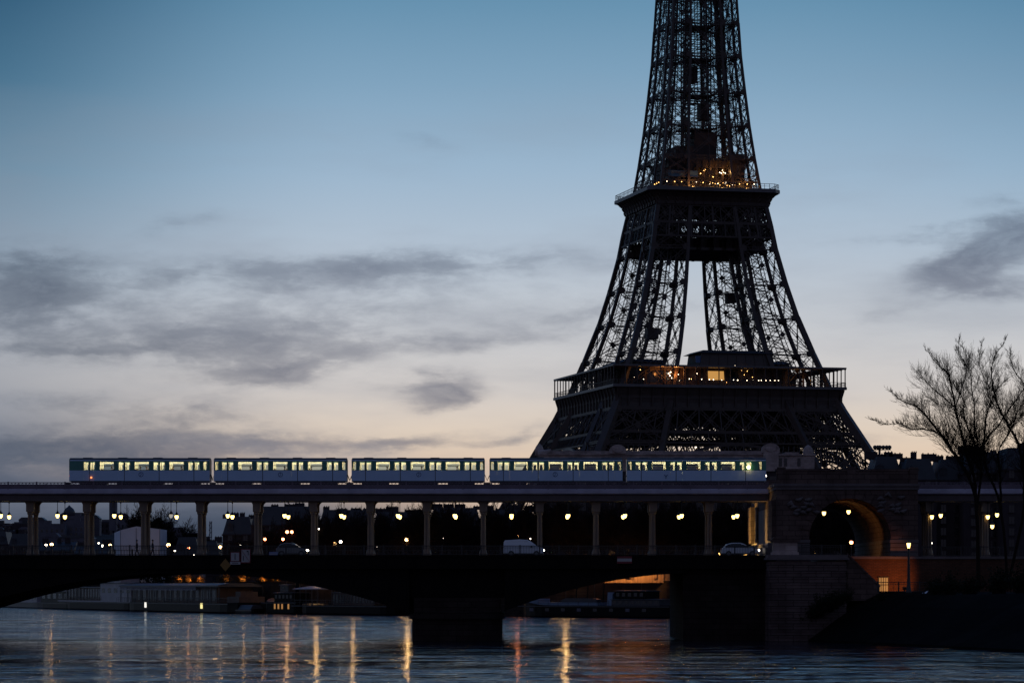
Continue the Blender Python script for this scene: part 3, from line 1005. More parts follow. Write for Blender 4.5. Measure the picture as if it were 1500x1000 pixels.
# retaining wall of the island with its orange wash, fence and lit doorway
rw = thing('retaining_wall', (75, 346, 5), 'long brick retaining wall below the arch, washed orange at its left end', 'wall')
m = MB()
m.box(35.5, 112, 337.5, 345.0, 4.9, 8.75)
m.build('brickwork', 'brick_wall', rw, True)
m = MB()
m.box(35.5, 112, 337.3, 374, 8.76, 9.04)
m.build('coping', 'stone_trim', rw, True)
railing(thing('parapet_railing', (78, 337.8, 9.04), 'dark railing along the road right of the stone arch', 'railing'), 44, 112, 337.8, 9.04, 10.1, 'railing', step=.3)
dw = thing('lit_doorway', (39.8, 337.4, 5.2), 'small warm lit doorway grille in the orange brick wall', 'doorway')
m = MB(); m.box(39.3, 40.35, 337.44, 337.49, 5.2, 6.75); m.build('opening', 'window_lit', dw, True)
m = MB()
for i in range(5): m.box(39.3 + i * .25, 39.36 + i * .25, 337.38, 337.43, 5.2, 6.75)
m.box(39.3, 40.36, 337.38, 337.43, 5.9, 5.96); m.box(39.22, 40.44, 337.36, 337.43, 6.75, 6.85)
m.build('bars', 'black_metal', dw, True)
fen = thing('iron_fence', (42, 330, 5.2), 'thin iron fence standing before the orange washed wall', 'fence')
railing(fen, 38.4, 44.6, 330.5, 5.2, 6.3, 'railing', step=.55, post=2.2, bar=.03)
flood((41.6, 333.6, 5.6), (-.35, 1.0, .25), 620, 'small floodlight washing the orange brick wall', (1.0, .30, .06), 100)
# ------------------------------------------------------------------ metro train: five cars
TR = thing('metro_train', (-10.4, 348.95, 16.72), 'five-car green and white metro train with lit windows crossing the viaduct', 'train')
TY0, TY1 = 347.72, 350.18            # near and far faces
Z_SILL_BOT, Z_WIN0, Z_WIN1, Z_TOP = 17.42, 18.68, 19.56, 19.86
def metro_car(px0, px1, doors, wides, smalls, cab=None):
    k_ = F / TY0
    X0, X1 = (px0 - 750) / k_, (px1 - 750) / k_
    toX = lambda p: (p - 750) / k_
    car = MB()          # shell: material 0 white, 1 jade, 2 trim, 3 inner
    holes = [(toX(d) - .68, toX(d) + .68) for d in doors]
    wins = [(toX(a), toX(b)) for a, b in wides] + [(toX(a), toX(b)) for a, b in smalls]
    cuts = sorted([X0, X1] + [x for h in holes for x in h] + [x for w_ in wins for x in w_])
    near_wins, near_cuts = wins, cuts
    far_wins = [(a + .07 * (b - a) + .03, b - .07 * (b - a) - .03) for a, b in wins]
    far_cuts = sorted([X0, X1] + [x for h in holes for x in h] + [x for w_ in far_wins for x in w_])
    for (ya, yb, inner) in ((TY0, TY0 + .05, TY0 + .07), (TY1 - .05, TY1, TY1 - .07)):
        wins, cuts, wlo, whi = (near_wins, near_cuts, Z_WIN0, Z_WIN1) if ya < 349 else (far_wins, far_cuts, Z_WIN0 + .07, Z_WIN1 - .12)
        for a, b in zip(cuts, cuts[1:]):
            mid = (a + b) / 2
            if b - a < 1e-3: continue
            if any(h[0] < mid < h[1] for h in holes):
                car.box(a, b, ya, yb, Z_WIN1 + .05, Z_TOP, 1)
                continue
            iswin = any(w_[0] < mid < w_[1] for w_ in wins)
            car.box(a, b, ya, yb, Z_SILL_BOT, Z_WIN0 - .06, 0)
            if iswin:
                car.box(a, b, ya, yb, Z_WIN0 - .06, wlo, 1)
                car.box(a, b, ya, yb, whi, Z_TOP, 1)
                if ya > 349:
                    car.box(a, b, TY1 - .068, TY1 - .056, whi, Z_TOP - .02, 3); car.box(a, b, TY1 - .068, TY1 - .056, Z_WIN0 - .3, wlo, 3)
            else:
                car.box(a, b, ya, yb, Z_WIN0 - .06, Z_TOP, 1)
                yi0, yi1 = sorted((inner, inner + (.012 if inner < 349 else -.012)))
                car.box(a + .004, b - .004, yi0, yi1, Z_WIN0 - .4, Z_TOP - .02, 3)
    # ends
    for x, s in ((X0, 1), (X1, -1)):
        xa_, xb_ = sorted((x + s * .002, x + s * .06))
        car.box(xa_, xb_, TY0 + .06, TY1 - .06, Z_SILL_BOT, Z_WIN0 - .06, 0)
        car.box(xa_, xb_, TY0 + .06, TY1 - .06, Z_WIN0 - .06, Z_TOP, 1)
        xi0, xi1 = sorted((x + s * .07, x + s * .082))
        car.box(xi0, xi1, TY0 + .1, TY1 - .1, Z_SILL_BOT, Z_TOP - .02, 3)
    if cab is not None:                                 # bulkhead behind the driver
        xb_ = toX(cab)
        car.box(xb_ - .02, xb_ + .02, TY0 + .1, TY1 - .1, Z_SILL_BOT, Z_TOP - .02, 3)
    car.box(X0 + .07, X1 - .07, TY0 + .1, TY1 - .1, Z_SILL_BOT + .02, Z_SILL_BOT + .1, 3)
    car.box(X0 + .07, X1 - .07, TY0 + .1, TY1 - .1, Z_TOP - .02, Z_TOP, 3)
    body = car.build('car', ['train_white', 'jade', 'train_trim', 'train_inner'], TR, True)
    # roof: shallow curve
    m = MB()
    yc = (TY0 + TY1) / 2; hw = (TY1 - TY0) / 2
    prof = [(yc - hw - .02, Z_TOP), (yc - hw - .02, Z_TOP + .05), (yc - hw * .8, Z_TOP + .12), (yc - hw * .4, Z_TOP + .17), (yc, Z_TOP + .18), (yc + hw * .4, Z_TOP + .17), (yc + hw * .8, Z_TOP + .12), (yc + hw + .02, Z_TOP + .05), (yc + hw + .02, Z_TOP)]
    m.prism(prof[::-1], X0 + .05, X1 - .05, 'X')
    for i in range(4):
        xx = X0 + (X1 - X0) * (i + .5) / 4
        m.box(xx - .5, xx + .5, yc - .5, yc + .5, Z_TOP + .14, Z_TOP + .22)
    m.build('roof', 'train_roof', body, True)
    # gutter line
    m = MB()
    m.box(X0 + .02, X1 - .02, TY0 - .03, TY0 - .002, Z_TOP - .03, Z_TOP + .01)
    m.box(X0 + .02, X1 - .02, TY0 - .02, TY0 - .002, Z_SILL_BOT, Z_SILL_BOT + .05)
    for a, b in list(wides) + list(smalls):             # window gaskets
        a, b = toX(a), toX(b)
        for z in (Z_WIN0 - .035, Z_WIN1 - .005):
            m.box(a - .04, b + .04, TY0 - .014, TY0 - .002, z, z + .04)
        m.box(a - .04, a, TY0 - .014, TY0 - .002, Z_WIN0, Z_WIN1); m.box(b, b + .04, TY0 - .014, TY0 - .002, Z_WIN0, Z_WIN1)
    m.build('trim', 'train_trim', body, True)
    m = MB(); m.box(X0 + .05, X1 - .05, TY0 - .008, TY0 - .002, Z_TOP - .19, Z_TOP - .035); m.build('cornice_band', 'train_white', body, True)
    # glazing
    for (a, b) in wides + smalls:
        a, b = toX(a), toX(b)
        for y in (TY0 + .02, TY1 - .03):
            m = MB()
            m.box(a, b, y, y + .008, Z_WIN0, Z_WIN1, 0)
            if b - a > 1:
                m.box(a, b, y - .012, y - .002, Z_WIN0 + .46, Z_WIN0 + .52, 1)
            m.build('window', ['glass', 'train_trim'], body, True)
    # doors: two leaves, each with its window
    for d in doors:
        c = toX(d)
        for y0, y1 in ((TY0 + .015, TY0 + .055), (TY1 - .055, TY1 - .015)):
            m = MB()
            for s in (-1, 1):
                xa_, xb_ = sorted((c + s * .035, c + s * .675))
                far = y0 > 349
                wa, wb = sorted((c + s * (.2 if far else .12), c + s * (.52 if far else .60)))
                if far:
                    for q0, q1, r0, r1 in ((xa_, wa, Z_WIN0 - .3, Z_WIN1 + .03), (wb, xb_, Z_WIN0 - .3, Z_WIN1 + .03), (wa, wb, Z_WIN1 - .22, Z_WIN1 + .03), (wa, wb, Z_WIN0 - .3, Z_WIN0 + .08)):
                        m.box(q0, q1, y0 - .02, y0 - .006, r0, r1, 4)
                m.box(xa_, xb_, y0, y1, Z_SILL_BOT + .04, Z_WIN0 - .06, 0)
                m.box(xa_, xb_, y0, y1, Z_WIN0 - .06, Z_WIN0 - .0, 1)
                m.box(xa_, xb_, y0, y1, Z_WIN1 - .02, Z_WIN1 + .049, 1)
                m.box(xa_, wa, y0, y1, Z_WIN0, Z_WIN1 - .02, 1); m.box(wb, xb_, y0, y1, Z_WIN0, Z_WIN1 - .02, 1)
                m.box(wa, wb, (y0 + y1) / 2, (y0 + y1) / 2 + .006, Z_WIN0, Z_WIN1 - .02, 3)
            m.box(c - .034, c + .034, y0 + .01, y1 - .01, Z_SILL_BOT + .04, Z_WIN1 + .04, 2)
            m.box(c - .75, c + .75, min(y0, y1) - (.05 if y0 < 349 else -.05), y1 if y0 < 349 else y1 + .04, Z_SILL_BOT - .02, Z_SILL_BOT + .035, 2)
            m.build('door', ['train_white', 'jade', 'train_trim', 'glass', 'train_inner'], body, True)
    # ceiling light strips
    for yy in (yc - .55, yc + .55):
        m = MB()
        m.box(X0 + .5, X1 - .5, yy - .06, yy + .06, Z_TOP - .09, Z_TOP - .03)
        m.build('ceiling_light', 'interior_strip', body, True)
    # seats and grab poles
    m = MB()
    for a, b in wides:
        c = (toX(a) + toX(b)) / 2
        for s in (-1, 1):
            for yy in (TY0 + .2, TY1 - 1.05):
                m.box(c + s * .05 - .04 + s * .62, c + s * .05 + .04 + s * .62, yy, yy + .85, 17.9, 18.85)
                m.box(c + s * .2 - .2, c + s * .2 + .2 + .0, yy, yy + .85, 17.85, 17.95)
    m.build('seating', 'seat_fabric', body, True)
    m = MB()
    for d in doors:
        for s in (-.8, .8):
            m.beam((toX(d) + s, yc - .3, Z_SILL_BOT + .1), (toX(d) + s, yc - .3, Z_TOP - .03), .035)
    m.build('grab_pole', 'train_trim', body, True)
    # running gear
    for xx in (X0 + 2.6, X1 - 2.6):
        m = MB()
        m.box(xx - 1.5, xx + 1.5, TY0 + .25, TY1 - .25, 17.0, 17.3)
        for s in (-.95, .95):
            for yy in (TY0 + .18, TY1 - .4):
                n_ = 14
                ring = [(xx + s + .43 * math.cos(2 * math.pi * i / n_), 17.16 + .43 * math.sin(2 * math.pi * i / n_)) for i in range(n_)]
                m.prism(ring, yy, yy + .22)
        m.build('bogie', 'black_metal', body, True)
    m = MB()
    m.box(X0 + 5.2, X1 - 5.2, TY0 + .3, TY1 - .3, 16.98, 17.4)
    m.box(X0 + .2, X1 - .2, TY0 + .15, TY1 - .15, 17.3, 17.42 - .002)
    m.build('underframe', 'black_metal', body, True)
    return body, X0, X1
S5 = 82.6 / 2
cars = []
# windows and doors are given in photograph columns along the near side
cars.append(metro_car(101.3, 307, [130.9, 182.1, 233.1, 284.0], [(146.3, 166.9), (197.3, 217.9), (248.3, 268.9)], [(298.2, 302.8)], cab=118))
for a, b in ((313.2, 508), (515, 710), (717, 912)):
    o = a - 515
    cars.append(metro_car(a, b, [535.4 + o, 586.4 + o, 637.6 + o, 689.0 + o], [(551 + o, 571 + o), (602 + o, 622.5 + o), (653 + o, 673.5 + o)], [(517 + o, 521.4 + o), (703.2 + o, 707.6 + o)]))
cars.append(metro_car(918.2, 1122.2, [939.4, 990.4, 1041.5, 1092.2], [(954.9, 975), (1005.6, 1026), (1056.3, 1076.5)], [(921, 925), (1111.8, 1115.8)], cab=1104))
for (b0, x0, x1), (b1, x2, x3) in zip(cars, cars[1:]):                 # couplings and cables between the cars
    m = MB()
    m.box(x1 - .1, x2 + .1, 348.8, 349.1, 17.05, 17.25)
    for i in range(3):
        y = 348.2 + i * .7
        m.tube([(x1, y, 18.2), ((x1 + x2) / 2, y, 17.55), (x2, y, 18.1)], .035, 5)
    m.build('coupling', 'black_metal', b0, True)
def emblem(body, px, py, r=.27):
    c = P(px, py, TY0 - .012)
    m = MB()
    n_ = 20
    m.prism([(c.x + r * math.cos(2 * math.pi * i / n_), c.z + r * math.sin(2 * math.pi * i / n_)) for i in range(n_)], c.y, c.y + .01, 'Y', 0)
    m.prism([(c.x + r * .78 * math.cos(2 * math.pi * i / n_), c.z + r * .78 * math.sin(2 * math.pi * i / n_)) for i in range(n_)], c.y - .004, c.y - .001, 'Y', 1)
    m.tube([(c.x - .13, c.y - .008, c.z + .24), (c.x - .02, c.y - .008, c.z + .16), (c.x + .07, c.y - .008, c.z + .05), (c.x, c.y - .008, c.z - .02), (c.x - .04, c.y - .008, c.z - .1), (c.x - .13, c.y - .008, c.z - .2)], .03, 5, 0)
    m.build('emblem', ['emblem_blue', 'train_white'], body, True)
emblem(cars[0][0], 206.5, 694.6); emblem(cars[1][0], 410.8, 694.8); emblem(cars[2][0], 613.5, 694.8); emblem(cars[3][0], 813.3, 694.6)
m = MB()
c = P(975.5, 698, TY0 - .02)
for s in (-1, 1): m.beam((c.x, c.y, c.z), (c.x + s * .17, c.y, c.z + .24), .07)
m.beam((c.x, c.y, c.z), (c.x, c.y, c.z - .22), .07)
m.build('emblem', 'emblem_blue', cars[4][0], True)
# glowing ball added for the bright glint at the front door window, cab side window, tail marker
m = MB(); c = P(1096.5, 684.0, TY0 - .16)
m.lathe([(.03, -.22), (.17, -.13), (.22, 0), (.17, .13), (.03, .22)], c, 10); m.build('door_glow', 'door_glow', cars[4][0], True, smooth=True)
m = MB(); c = P(133.6, 699, TY0 - .05); m.lathe([(.02, -.09), (.08, -.05), (.09, 0), (.08, .05), (.02, .09)], c, 10); m.build('marker_lamp', 'taillight', cars[0][0], True, smooth=True)
for s in (-.75, .75):
    m = MB(); m.tube([(cars[4][2] + .005, 348.95 + s, 18.05), (cars[4][2] + .06, 348.95 + s, 18.05)], .12, 12)
    m.build('headlight', 'headlight', cars[4][0], True)
    m = MB(); m.tube([(cars[0][1] - .06, 348.95 + s, 18.05), (cars[0][1] - .005, 348.95 + s, 18.05)], .1, 12)
    m.build('taillight', 'taillight', cars[0][0], True)
m = MB(); m.box(cars[4][2] + .002, cars[4][2] + .02, 348.2, 349.7, 18.75, 19.5); m.build('windscreen', 'car_glass', cars[4][0], True)
m = MB(); m.box(cars[0][1] - .02, cars[0][1] - .002, 348.2, 349.7, 18.75, 19.5); m.build('windscreen', 'car_glass', cars[0][0], True)
m = MB(); m.box(cars[0][1] - .55, cars[0][1], 348.7, 349.2, 16.95, 17.3); m.build('buffer', 'black_metal', cars[0][0], True)

# ------------------------------------------------------------------ people
def person_mesh(name, joints, edges, radii, cloth):
    me = bpy.data.meshes.new(name)
    me.from_pydata(joints, edges, [])
    o = bpy.data.objects.new(name, me)
    COL.objects.link(o)
    md = o.modifiers.new('Skin', 'SKIN'); md.use_smooth_shade = True
    sd = o.modifiers.new('Subdivision', 'SUBSURF'); sd.levels = 1; sd.render_levels = 1
    for i, r in enumerate(radii):
        me.skin_vertices[0].data[i].radius = (r, r)
    me.skin_vertices[0].data[0].use_root = True
    dg = bpy.context.evaluated_depsgraph_get(); dg.update()
    me2 = bpy.data.meshes.new_from_object(o.evaluated_get(dg))
    bpy.data.objects.remove(o)
    me2.materials.clear(); me2.materials.append(MATS[cloth]); me2.materials.append(MATS['skin'])
    # skin tone on head and hands
    hz = max(p[2] for p in joints) - .26
    hands = [joints[i] for i in (8, 11)] if len(joints) > 11 else []
    for p in me2.polygons:
        c = p.center
        if c.z > hz or any((c - Vector(h)).length < .09 for h in hands): p.material_index = 1
        p.use_smooth = True
    me2.name = name
    return me2
SEAT = person_mesh('seated_body',
    [(0, 0, .48), (0, 0, .75), (0, 0, 1.0), (0, 0, 1.12), (0, -.03, 1.28), (0, -.03, 1.36), (-.19, 0, .98), (-.22, -.08, .72), (-.12, -.3, .62), (.19, 0, .98), (.22, -.08, .72), (.12, -.3, .62),
     (-.1, -.02, .48), (-.1, -.45, .47), (-.1, -.47, .05), (.1, -.02, .48), (.1, -.45, .47), (.1, -.47, .05)],
    [(0, 1), (1, 2), (2, 3), (3, 4), (4, 5), (2, 6), (6, 7), (7, 8), (2, 9), (9, 10), (10, 11), (0, 12), (12, 13), (13, 14), (0, 15), (15, 16), (16, 17)],
    [.15, .15, .15, .06, .1, .09, .075, .055, .04, .075, .055, .04, .1, .075, .05, .1, .075, .05], 'cloth_dark')
WALK = person_mesh('walking_body',
    [(0, 0, .92), (0, 0, 1.15), (0, 0, 1.42), (0, 0, 1.54), (0, -.02, 1.65), (0, -.02, 1.74), (-.2, 0, 1.4), (-.25, .05, 1.12), (-.24, -.05, .86), (.2, 0, 1.4), (.25, -.06, 1.12), (.24, -.16, .88),
     (-.1, 0, .9), (-.11, -.14, .5), (-.11, -.2, .07), (.1, 0, .9), (.11, .1, .5), (.11, .3, .1), (-.11, -.34, .04), (.11, .16, .05)],
    [(0, 1), (1, 2), (2, 3), (3, 4), (4, 5), (2, 6), (6, 7), (7, 8), (2, 9), (9, 10), (10, 11), (0, 12), (12, 13), (13, 14), (0, 15), (15, 16), (16, 17), (14, 18), (17, 19)],
    [.14, .15, .16, .06, .1, .09, .08, .055, .04, .08, .055, .04, .1, .075, .05, .1, .075, .05, .045, .045], 'cloth_dark')
def hair(parent, z, y=-.02):
    m = MB(); m.lathe([(.105, -.03), (.118, .03), (.10, .09), (.05, .13), (.01, .14)], (0, y + .015, z), 10)
    return m.build('hair', 'black_metal', parent, smooth=True)
def person(me, loc, rz, label, hz):
    o = bpy.data.objects.new('person', me); COL.objects.link(o)
    o.location = loc; o.rotation_euler = (0, 0, rz)
    tag(o, label, 'person', 'people riding in the metro' if me is SEAT else None)
    hair(o, hz)
    return o
CARN = ['first car from the left', 'second car from the left', 'middle car', 'fourth car from the left', 'front car on the right']
seats = [(164, 0, 'first'), (206, 0, 'middle'), (214.5, 0, 'middle'), (254, 0, 'last'), (266, 0, 'last'), (366.5, 1, 'first'), (417, 1, 'middle'), (456, 1, 'last'), (567, 2, 'first'), (618, 2, 'middle'), (669.5, 2, 'last'),
         (736, 3, 'first'), (820.5, 3, 'middle'), (1022, 4, 'middle'), (1072, 4, 'last')]
cnt = {}
for px, ci, wn in seats:
    c = P(px, 690, TY0 + .55)
    cnt[(ci, wn)] = cnt.get((ci, wn), 0) + 1
    tot = sum(1 for s in seats if s[1] == ci and s[2] == wn)
    side = '' if tot == 1 else (', left of two' if cnt[(ci, wn)] == 1 else ', right of two')
    person(SEAT, (c.x, c.y, 17.66), R(90 if px % 2 else -90), f'passenger at the {wn} wide window of the {CARN[ci]}{side}', 1.36)
ped_ = P(223.5, 808, 343.0)
o = person(WALK, (ped_.x, 343.0, 9.06), R(90), 'person in dark clothes walking on the bridge before the white shed', 1.74)
ped_ = P(199, 812, 343.0)
o = person(WALK, (ped_.x, 344.0, 9.06), R(-90), 'person in dark clothes on the bridge left of the striped column by the shed', 1.74)
# ------------------------------------------------------------------ iron lattice tower
TH = R(13.3)
TW = thing('lattice_tower', (55.78, 954.2, GZ), 'tall dark iron lattice tower with two galleries standing beyond the viaduct', 'tower', rz=TH)
WZ = [(6.5, 125), (20, 108), (33, 94), (45, 82.5), (49.5, 77.2), (54, 72.4), (57, 69.8), (64, 63.6), (73, 57.0), (84, 49.3), (96, 42.9), (107, 37.9), (117.5, 34.6),
      (124, 31.2), (128, 29.8), (142.3, 26.0), (163, 21.8), (183.5, 19.5), (210, 16.4), (240, 13.2), (282, 9.0)]
LWZ = [(6.5, 25), (45, 18.5), (64, 15.4), (76, 14.3), (84, 13.3), (110, 10.5), (120, 9.8), (124, 8.6), (142, 6.8), (163, 5.9), (184, 5.2), (215, 5.0), (282, 4.0)]
def HW(z): return pl(WZ, z) / 2
def LWD(z): return pl(LWZ, z)
def L(x, y, z): return Vector((x, y, z - GZ))
def FC(k_, a, d, z):
    """face k: a along the face, d outwards"""
    x, y = ((a, -d), (d, a), (-a, d), (-d, -a))[k_]
    return L(x, y, z)
FN = [Vector((0, -1, 0)), Vector((1, 0, 0)), Vector((0, 1, 0)), Vector((-1, 0, 0))]
rng = random.Random(11)

LOW = [6.5, 16.5, 26.5, 36.5, 47.5, 57.5, 64.0]
MID = [64.0, 75.0, 85.8, 96.1, 106.7, 113.5, 120.0]
def panel(m, p00, p10, p01, p11, nrm, gw, bar, step, gus=0.75, cross=True, horiz=True):
    """bracing of one panel: bottom pair p00 p10, top pair p01 p11"""
    if cross:
        m.lattice(p00, p11, gw, nrm, bar, step)
        m.lattice(p10, p01, gw, nrm, bar, step)
        # intersection
        w0 = (p10 - p00).length; w1 = (p11 - p01).length
        t = w0 / (w0 + w1)
        c = p00 + (p11 - p00) * t
        m.gusset(c, nrm, gus, .3)
    if horiz:
        m.lattice(p01, p11, gw * .9, nrm, bar, step * .8)
for sx, sy in ((-1, -1), (1, -1), (1, 1), (-1, 1)):
    m = MB()
    def C(i, j, z):
        h = HW(z); w = LWD(z)
        return L(sx * (h - (w if i else 0)), sy * (h - (w if j else 0)), z)
    for levels, cw, gw, bar, step in ((LOW, 1.6, 1.4, .2, 1.7), (MID, 1.05, .9, .105, 1.4)):
        for z0, z1 in zip(levels, levels[1:]):
            for i, j in ((0, 0), (1, 0), (0, 1), (1, 1)):
                c_ = cw if (i, j) != (0, 0) else cw * 1.35
                m.beam(C(i, j, z0), C(i, j, z1), c_ * (1 - .12 * (z0 > 84)))
                gr_ = 1.0 if z1 < 112 else .8
                ctr = (C(0, 0, z1) + C(1, 1, z1)) / 2 - C(i, j, z1)
                m.gusset(C(i, j, z1) + Vector((math.copysign(gr_ * .8, ctr.x), 0, 0)), Vector((0, 1, 0)), gr_, c_ * .96)
                m.gusset(C(i, j, z1) + Vector((0, math.copysign(gr_ * .8, ctr.y), 0)), Vector((1, 0, 0)), gr_, c_ * .96)
            for (a, b, nrm) in (((0, 0), (1, 0), Vector((0, 1, 0))), ((0, 1), (1, 1), Vector((0, 1, 0))), ((0, 0), (0, 1), Vector((1, 0, 0))), ((1, 0), (1, 1), Vector((1, 0, 0)))):
                panel(m, C(*a, z0), C(*b, z0), C(*a, z1), C(*b, z1), nrm, gw, bar, step, .72 if z0 > 60 else .95)
                # secondary sub-bracing towards the middle of the panel sides
                pm0 = (C(*a, z0) + C(*a, z1)) / 2; pm1 = (C(*b, z0) + C(*b, z1)) / 2; bm = (C(*a, z0) + C(*b, z0)) / 2; tm = (C(*a, z1) + C(*b, z1)) / 2
                for p, q in ((pm0, bm), (bm, pm1), (pm1, tm), (tm, pm0)):
                    m.beam(p, q, .10)
            # diaphragm
            m.lattice(C(0, 0, z1), C(1, 1, z1), .9, (0, 0, 1), bar, 1.6); m.lattice(C(1, 0, z1), C(0, 1, z1), .9, (0, 0, 1), bar, 1.6)
            # lift rails, stairs and service ladders running up inside the leg
            for fx, fy in ((.36, .36), (.64, .36), (.36, .64), (.64, .64), (.5, .2), (.2, .5)):
                def Q(z, fx=fx, fy=fy):
                    h = HW(z); w = LWD(z)
                    return L(sx * (h - w * fx), sy * (h - w * fy), z)
                m.beam(Q(z0), Q(z1), .2 if fx != .5 else .14)
            nst = int((z1 - z0) / 1.6)
            for s in range(nst):
                za = z0 + (z1 - z0) * s / nst; zb = z0 + (z1 - z0) * (s + 1) / nst
                h = HW(za); w = LWD(za); h2 = HW(zb); w2 = LWD(zb)
                m.beam(L(sx * (h - w * .36), sy * (h - w * .36), za), L(sx * (h - w * .64), sy * (h - w * .36), za), .14)
                m.beam(L(sx * (h - w * .36), sy * (h - w * .64), za), L(sx * (h - w * .64), sy * (h - w * .64), za), .14)
                fa, fb = (.2, .8) if s % 2 else (.8, .2)
                m.beam(L(sx * (h - w * fa), sy * (h - w * .82), za), L(sx * (h2 - w2 * fb), sy * (h2 - w2 * .82), zb), .26)
                if s % 3 == 0:
                    m.beam(L(sx * (h - w * .82), sy * (h - w * fa), za), L(sx * (h2 - w2 * .82), sy * (h2 - w2 * fb), zb), .2)
    # lift cabin and a landing
    if sx * sy > 0:
        z = 93.5 if sx > 0 else 79.0
        h = HW(z); w = LWD(z)
        x0, x1 = sorted((sx * (h - w * .38), sx * (h - w * .62))); y0, y1 = sorted((sy * (h - w * .38), sy * (h - w * .62)))
        m.box(x0, x1, y0, y1, z - GZ, z + 3.2 - GZ)
    # masonry foot
    h = HW(6.5)
    for i in (0, 1):
        for j in (0, 1):
            x = sx * (h - 25 * i); y = sy * (h - 25 * j)
            m.box(x - 3, x + 3, y - 3, y + 3, -.5, 3.0)
    m.build('leg', 'iron', TW)

# arches between the legs
for k_ in range(4):
    m = MB()
    Ro, Ri, zc = 37.2, 34.4, 10.0
    N = 44
    def A(r, t):
        z = zc + r * math.sin(t)
        return FC(k_, r * math.cos(t), HW(z) - .2, z)
    t0 = R(9)
    prev = None
    for i in range(N + 1):
        t = t0 + (math.pi - 2 * t0) * i / N
        cur = (A(Ro, t), A(Ri, t), A((Ro + Ri) / 2, t))
        m.beam(cur[0], cur[1], .28)
        if prev:
            m.beam(prev[0], cur[0], .75); m.beam(prev[1], cur[1], .6); m.beam(prev[0], cur[1], .2); m.beam(prev[1], cur[0], .2)
        prev = cur
    # spandrel fan between the arch and the belt
    for i in range(-20, 21):
        a = i * 1.55
        z = zc + math.sqrt(max(0, Ro * Ro - a * a))
        if z < 45.6: m.beam(FC(k_, a, HW(z) - .2, z), FC(k_, a * 1.05, HW(46.6) - .2, 46.8), .24)
    m.build('arch', 'iron_light' if k_ == 3 else 'iron', TW)  # left arch in lighter iron: sky light on that face painted in

# ---- belts and galleries
def belt(m, k_, z0, z1, n, inset=0.0, bar=.25, chord=.6, diamond=False, lim=1.0):
    h0, h1 = HW(z0) - inset, HW(z1) - inset
    e0, e1 = HW(z0) * lim, HW(z1) * lim
    m.beam(FC(k_, -e0, h0, z0), FC(k_, e0, h0, z0), chord); m.beam(FC(k_, -e1, h1, z1), FC(k_, e1, h1, z1), chord)
    for i in range(n):
        a0, b0 = -e0 + 2 * e0 * i / n, -e0 + 2 * e0 * (i + 1) / n
        a1, b1 = -e1 + 2 * e1 * i / n, -e1 + 2 * e1 * (i + 1) / n
        p00, p10, p01, p11 = FC(k_, a0, h0, z0), FC(k_, b0, h0, z0), FC(k_, a1, h1, z1), FC(k_, b1, h1, z1)
        m.beam(p00, p01, bar * 1.4)
        if diamond:
            q = 3
            for s in range(q):
                for t in (0, 1):
                    f0, f1 = s / q, (s + 1) / q
                    pa, pb = p00 + (p10 - p00) * f0, p01 + (p11 - p01) * f1
                    pc, pd = p00 + (p10 - p00) * f1, p01 + (p11 - p01) * f0
                    m.beam(pa, pb, bar); m.beam(pc, pd, bar)
        else:
            m.lattice(p00, p11, .8, FN[k_], bar * .6, 1.5); m.lattice(p10, p01, .8, FN[k_], bar * .6, 1.5)
            m.gusset((p00 + p11 + p10 + p01) / 4, FN[k_], .6)
m = MB()
for k_ in range(4):
    belt(m, k_, 51.0, 57.6, 11)
    belt(m, k_, 51.0, 57.6, 11, 9.0, .3)
    belt(m, k_, 51.0, 57.6, 9, 18.0, .3)
    belt(m, k_, 47.6, 50.7, 15, 0, .2, .5, True)
    belt(m, k_, 47.6, 50.7, 11, 17.0, .25, .6, True)
    # roof trusses of the floor between the inner legs
    for d in (0.0, 7.0, 14.0, 21.0):
        p, q = FC(k_, -34, d, 60.5), FC(k_, 34, d, 60.5)
        m.beam(p, q, .9, 2.4)
        m.lattice(FC(k_, -34, d, 57.4), FC(k_, 34, d, 57.4), 3.4, FN[k_], .3, 3.4)
m.build('lower_belt', 'iron', TW)

# first platform: frieze with consoles, balcony, canopy on posts
m = MB()
G1 = 35.35
for k_ in range(4):
    prof = [(34.3, 57.8), (34.15, 59.5), (34.35, 61.6), (34.8, 63.3), (35.0, 63.9)]
    for (d0, z0), (d1, z1) in zip(prof, prof[1:]):
        m.quadbox([FC(k_, -d0, d0 - .7, z0), FC(k_, d0, d0 - .7, z0), FC(k_, d0, d0, z0), FC(k_, -d0, d0, z0), FC(k_, -d1, d1 - .7, z1), FC(k_, d1, d1 - .7, z1), FC(k_, d1, d1, z1), FC(k_, -d1, d1, z1)])
    n_ = 19
    for i in range(n_ + 1):
        a = -34.2 + 68.4 * i / n_
        m.beam(FC(k_, a, 34.45, 57.9), FC(k_, a, 34.55, 61.5), .42); m.beam(FC(k_, a, 34.55, 61.5), FC(k_, a, 35.3, 63.8), .42)
    m.beam(FC(k_, -34.9, 34.5, 57.8), FC(k_, 34.9, 34.5, 57.8), .7); m.beam(FC(k_, -34.6, 34.4, 60.9), FC(k_, 34.6, 34.4, 60.9), .25)
m.build('frieze', 'iron', TW)
m = MB()
m.box(-G1 - .35, G1 + .35, -G1 - .35, -G1 + 9, 63.9 - GZ, 64.7 - GZ); m.box(-G1 - .35, G1 + .35, G1 - 9, G1 + .35, 63.9 - GZ, 64.7 - GZ)
m.box(-G1 - .35, -G1 + 9, -G1 + 9, G1 - 9, 63.9 - GZ, 64.7 - GZ); m.box(G1 - 9, G1 + .35, -G1 + 9, G1 - 9, 63.9 - GZ, 64.7 - GZ)
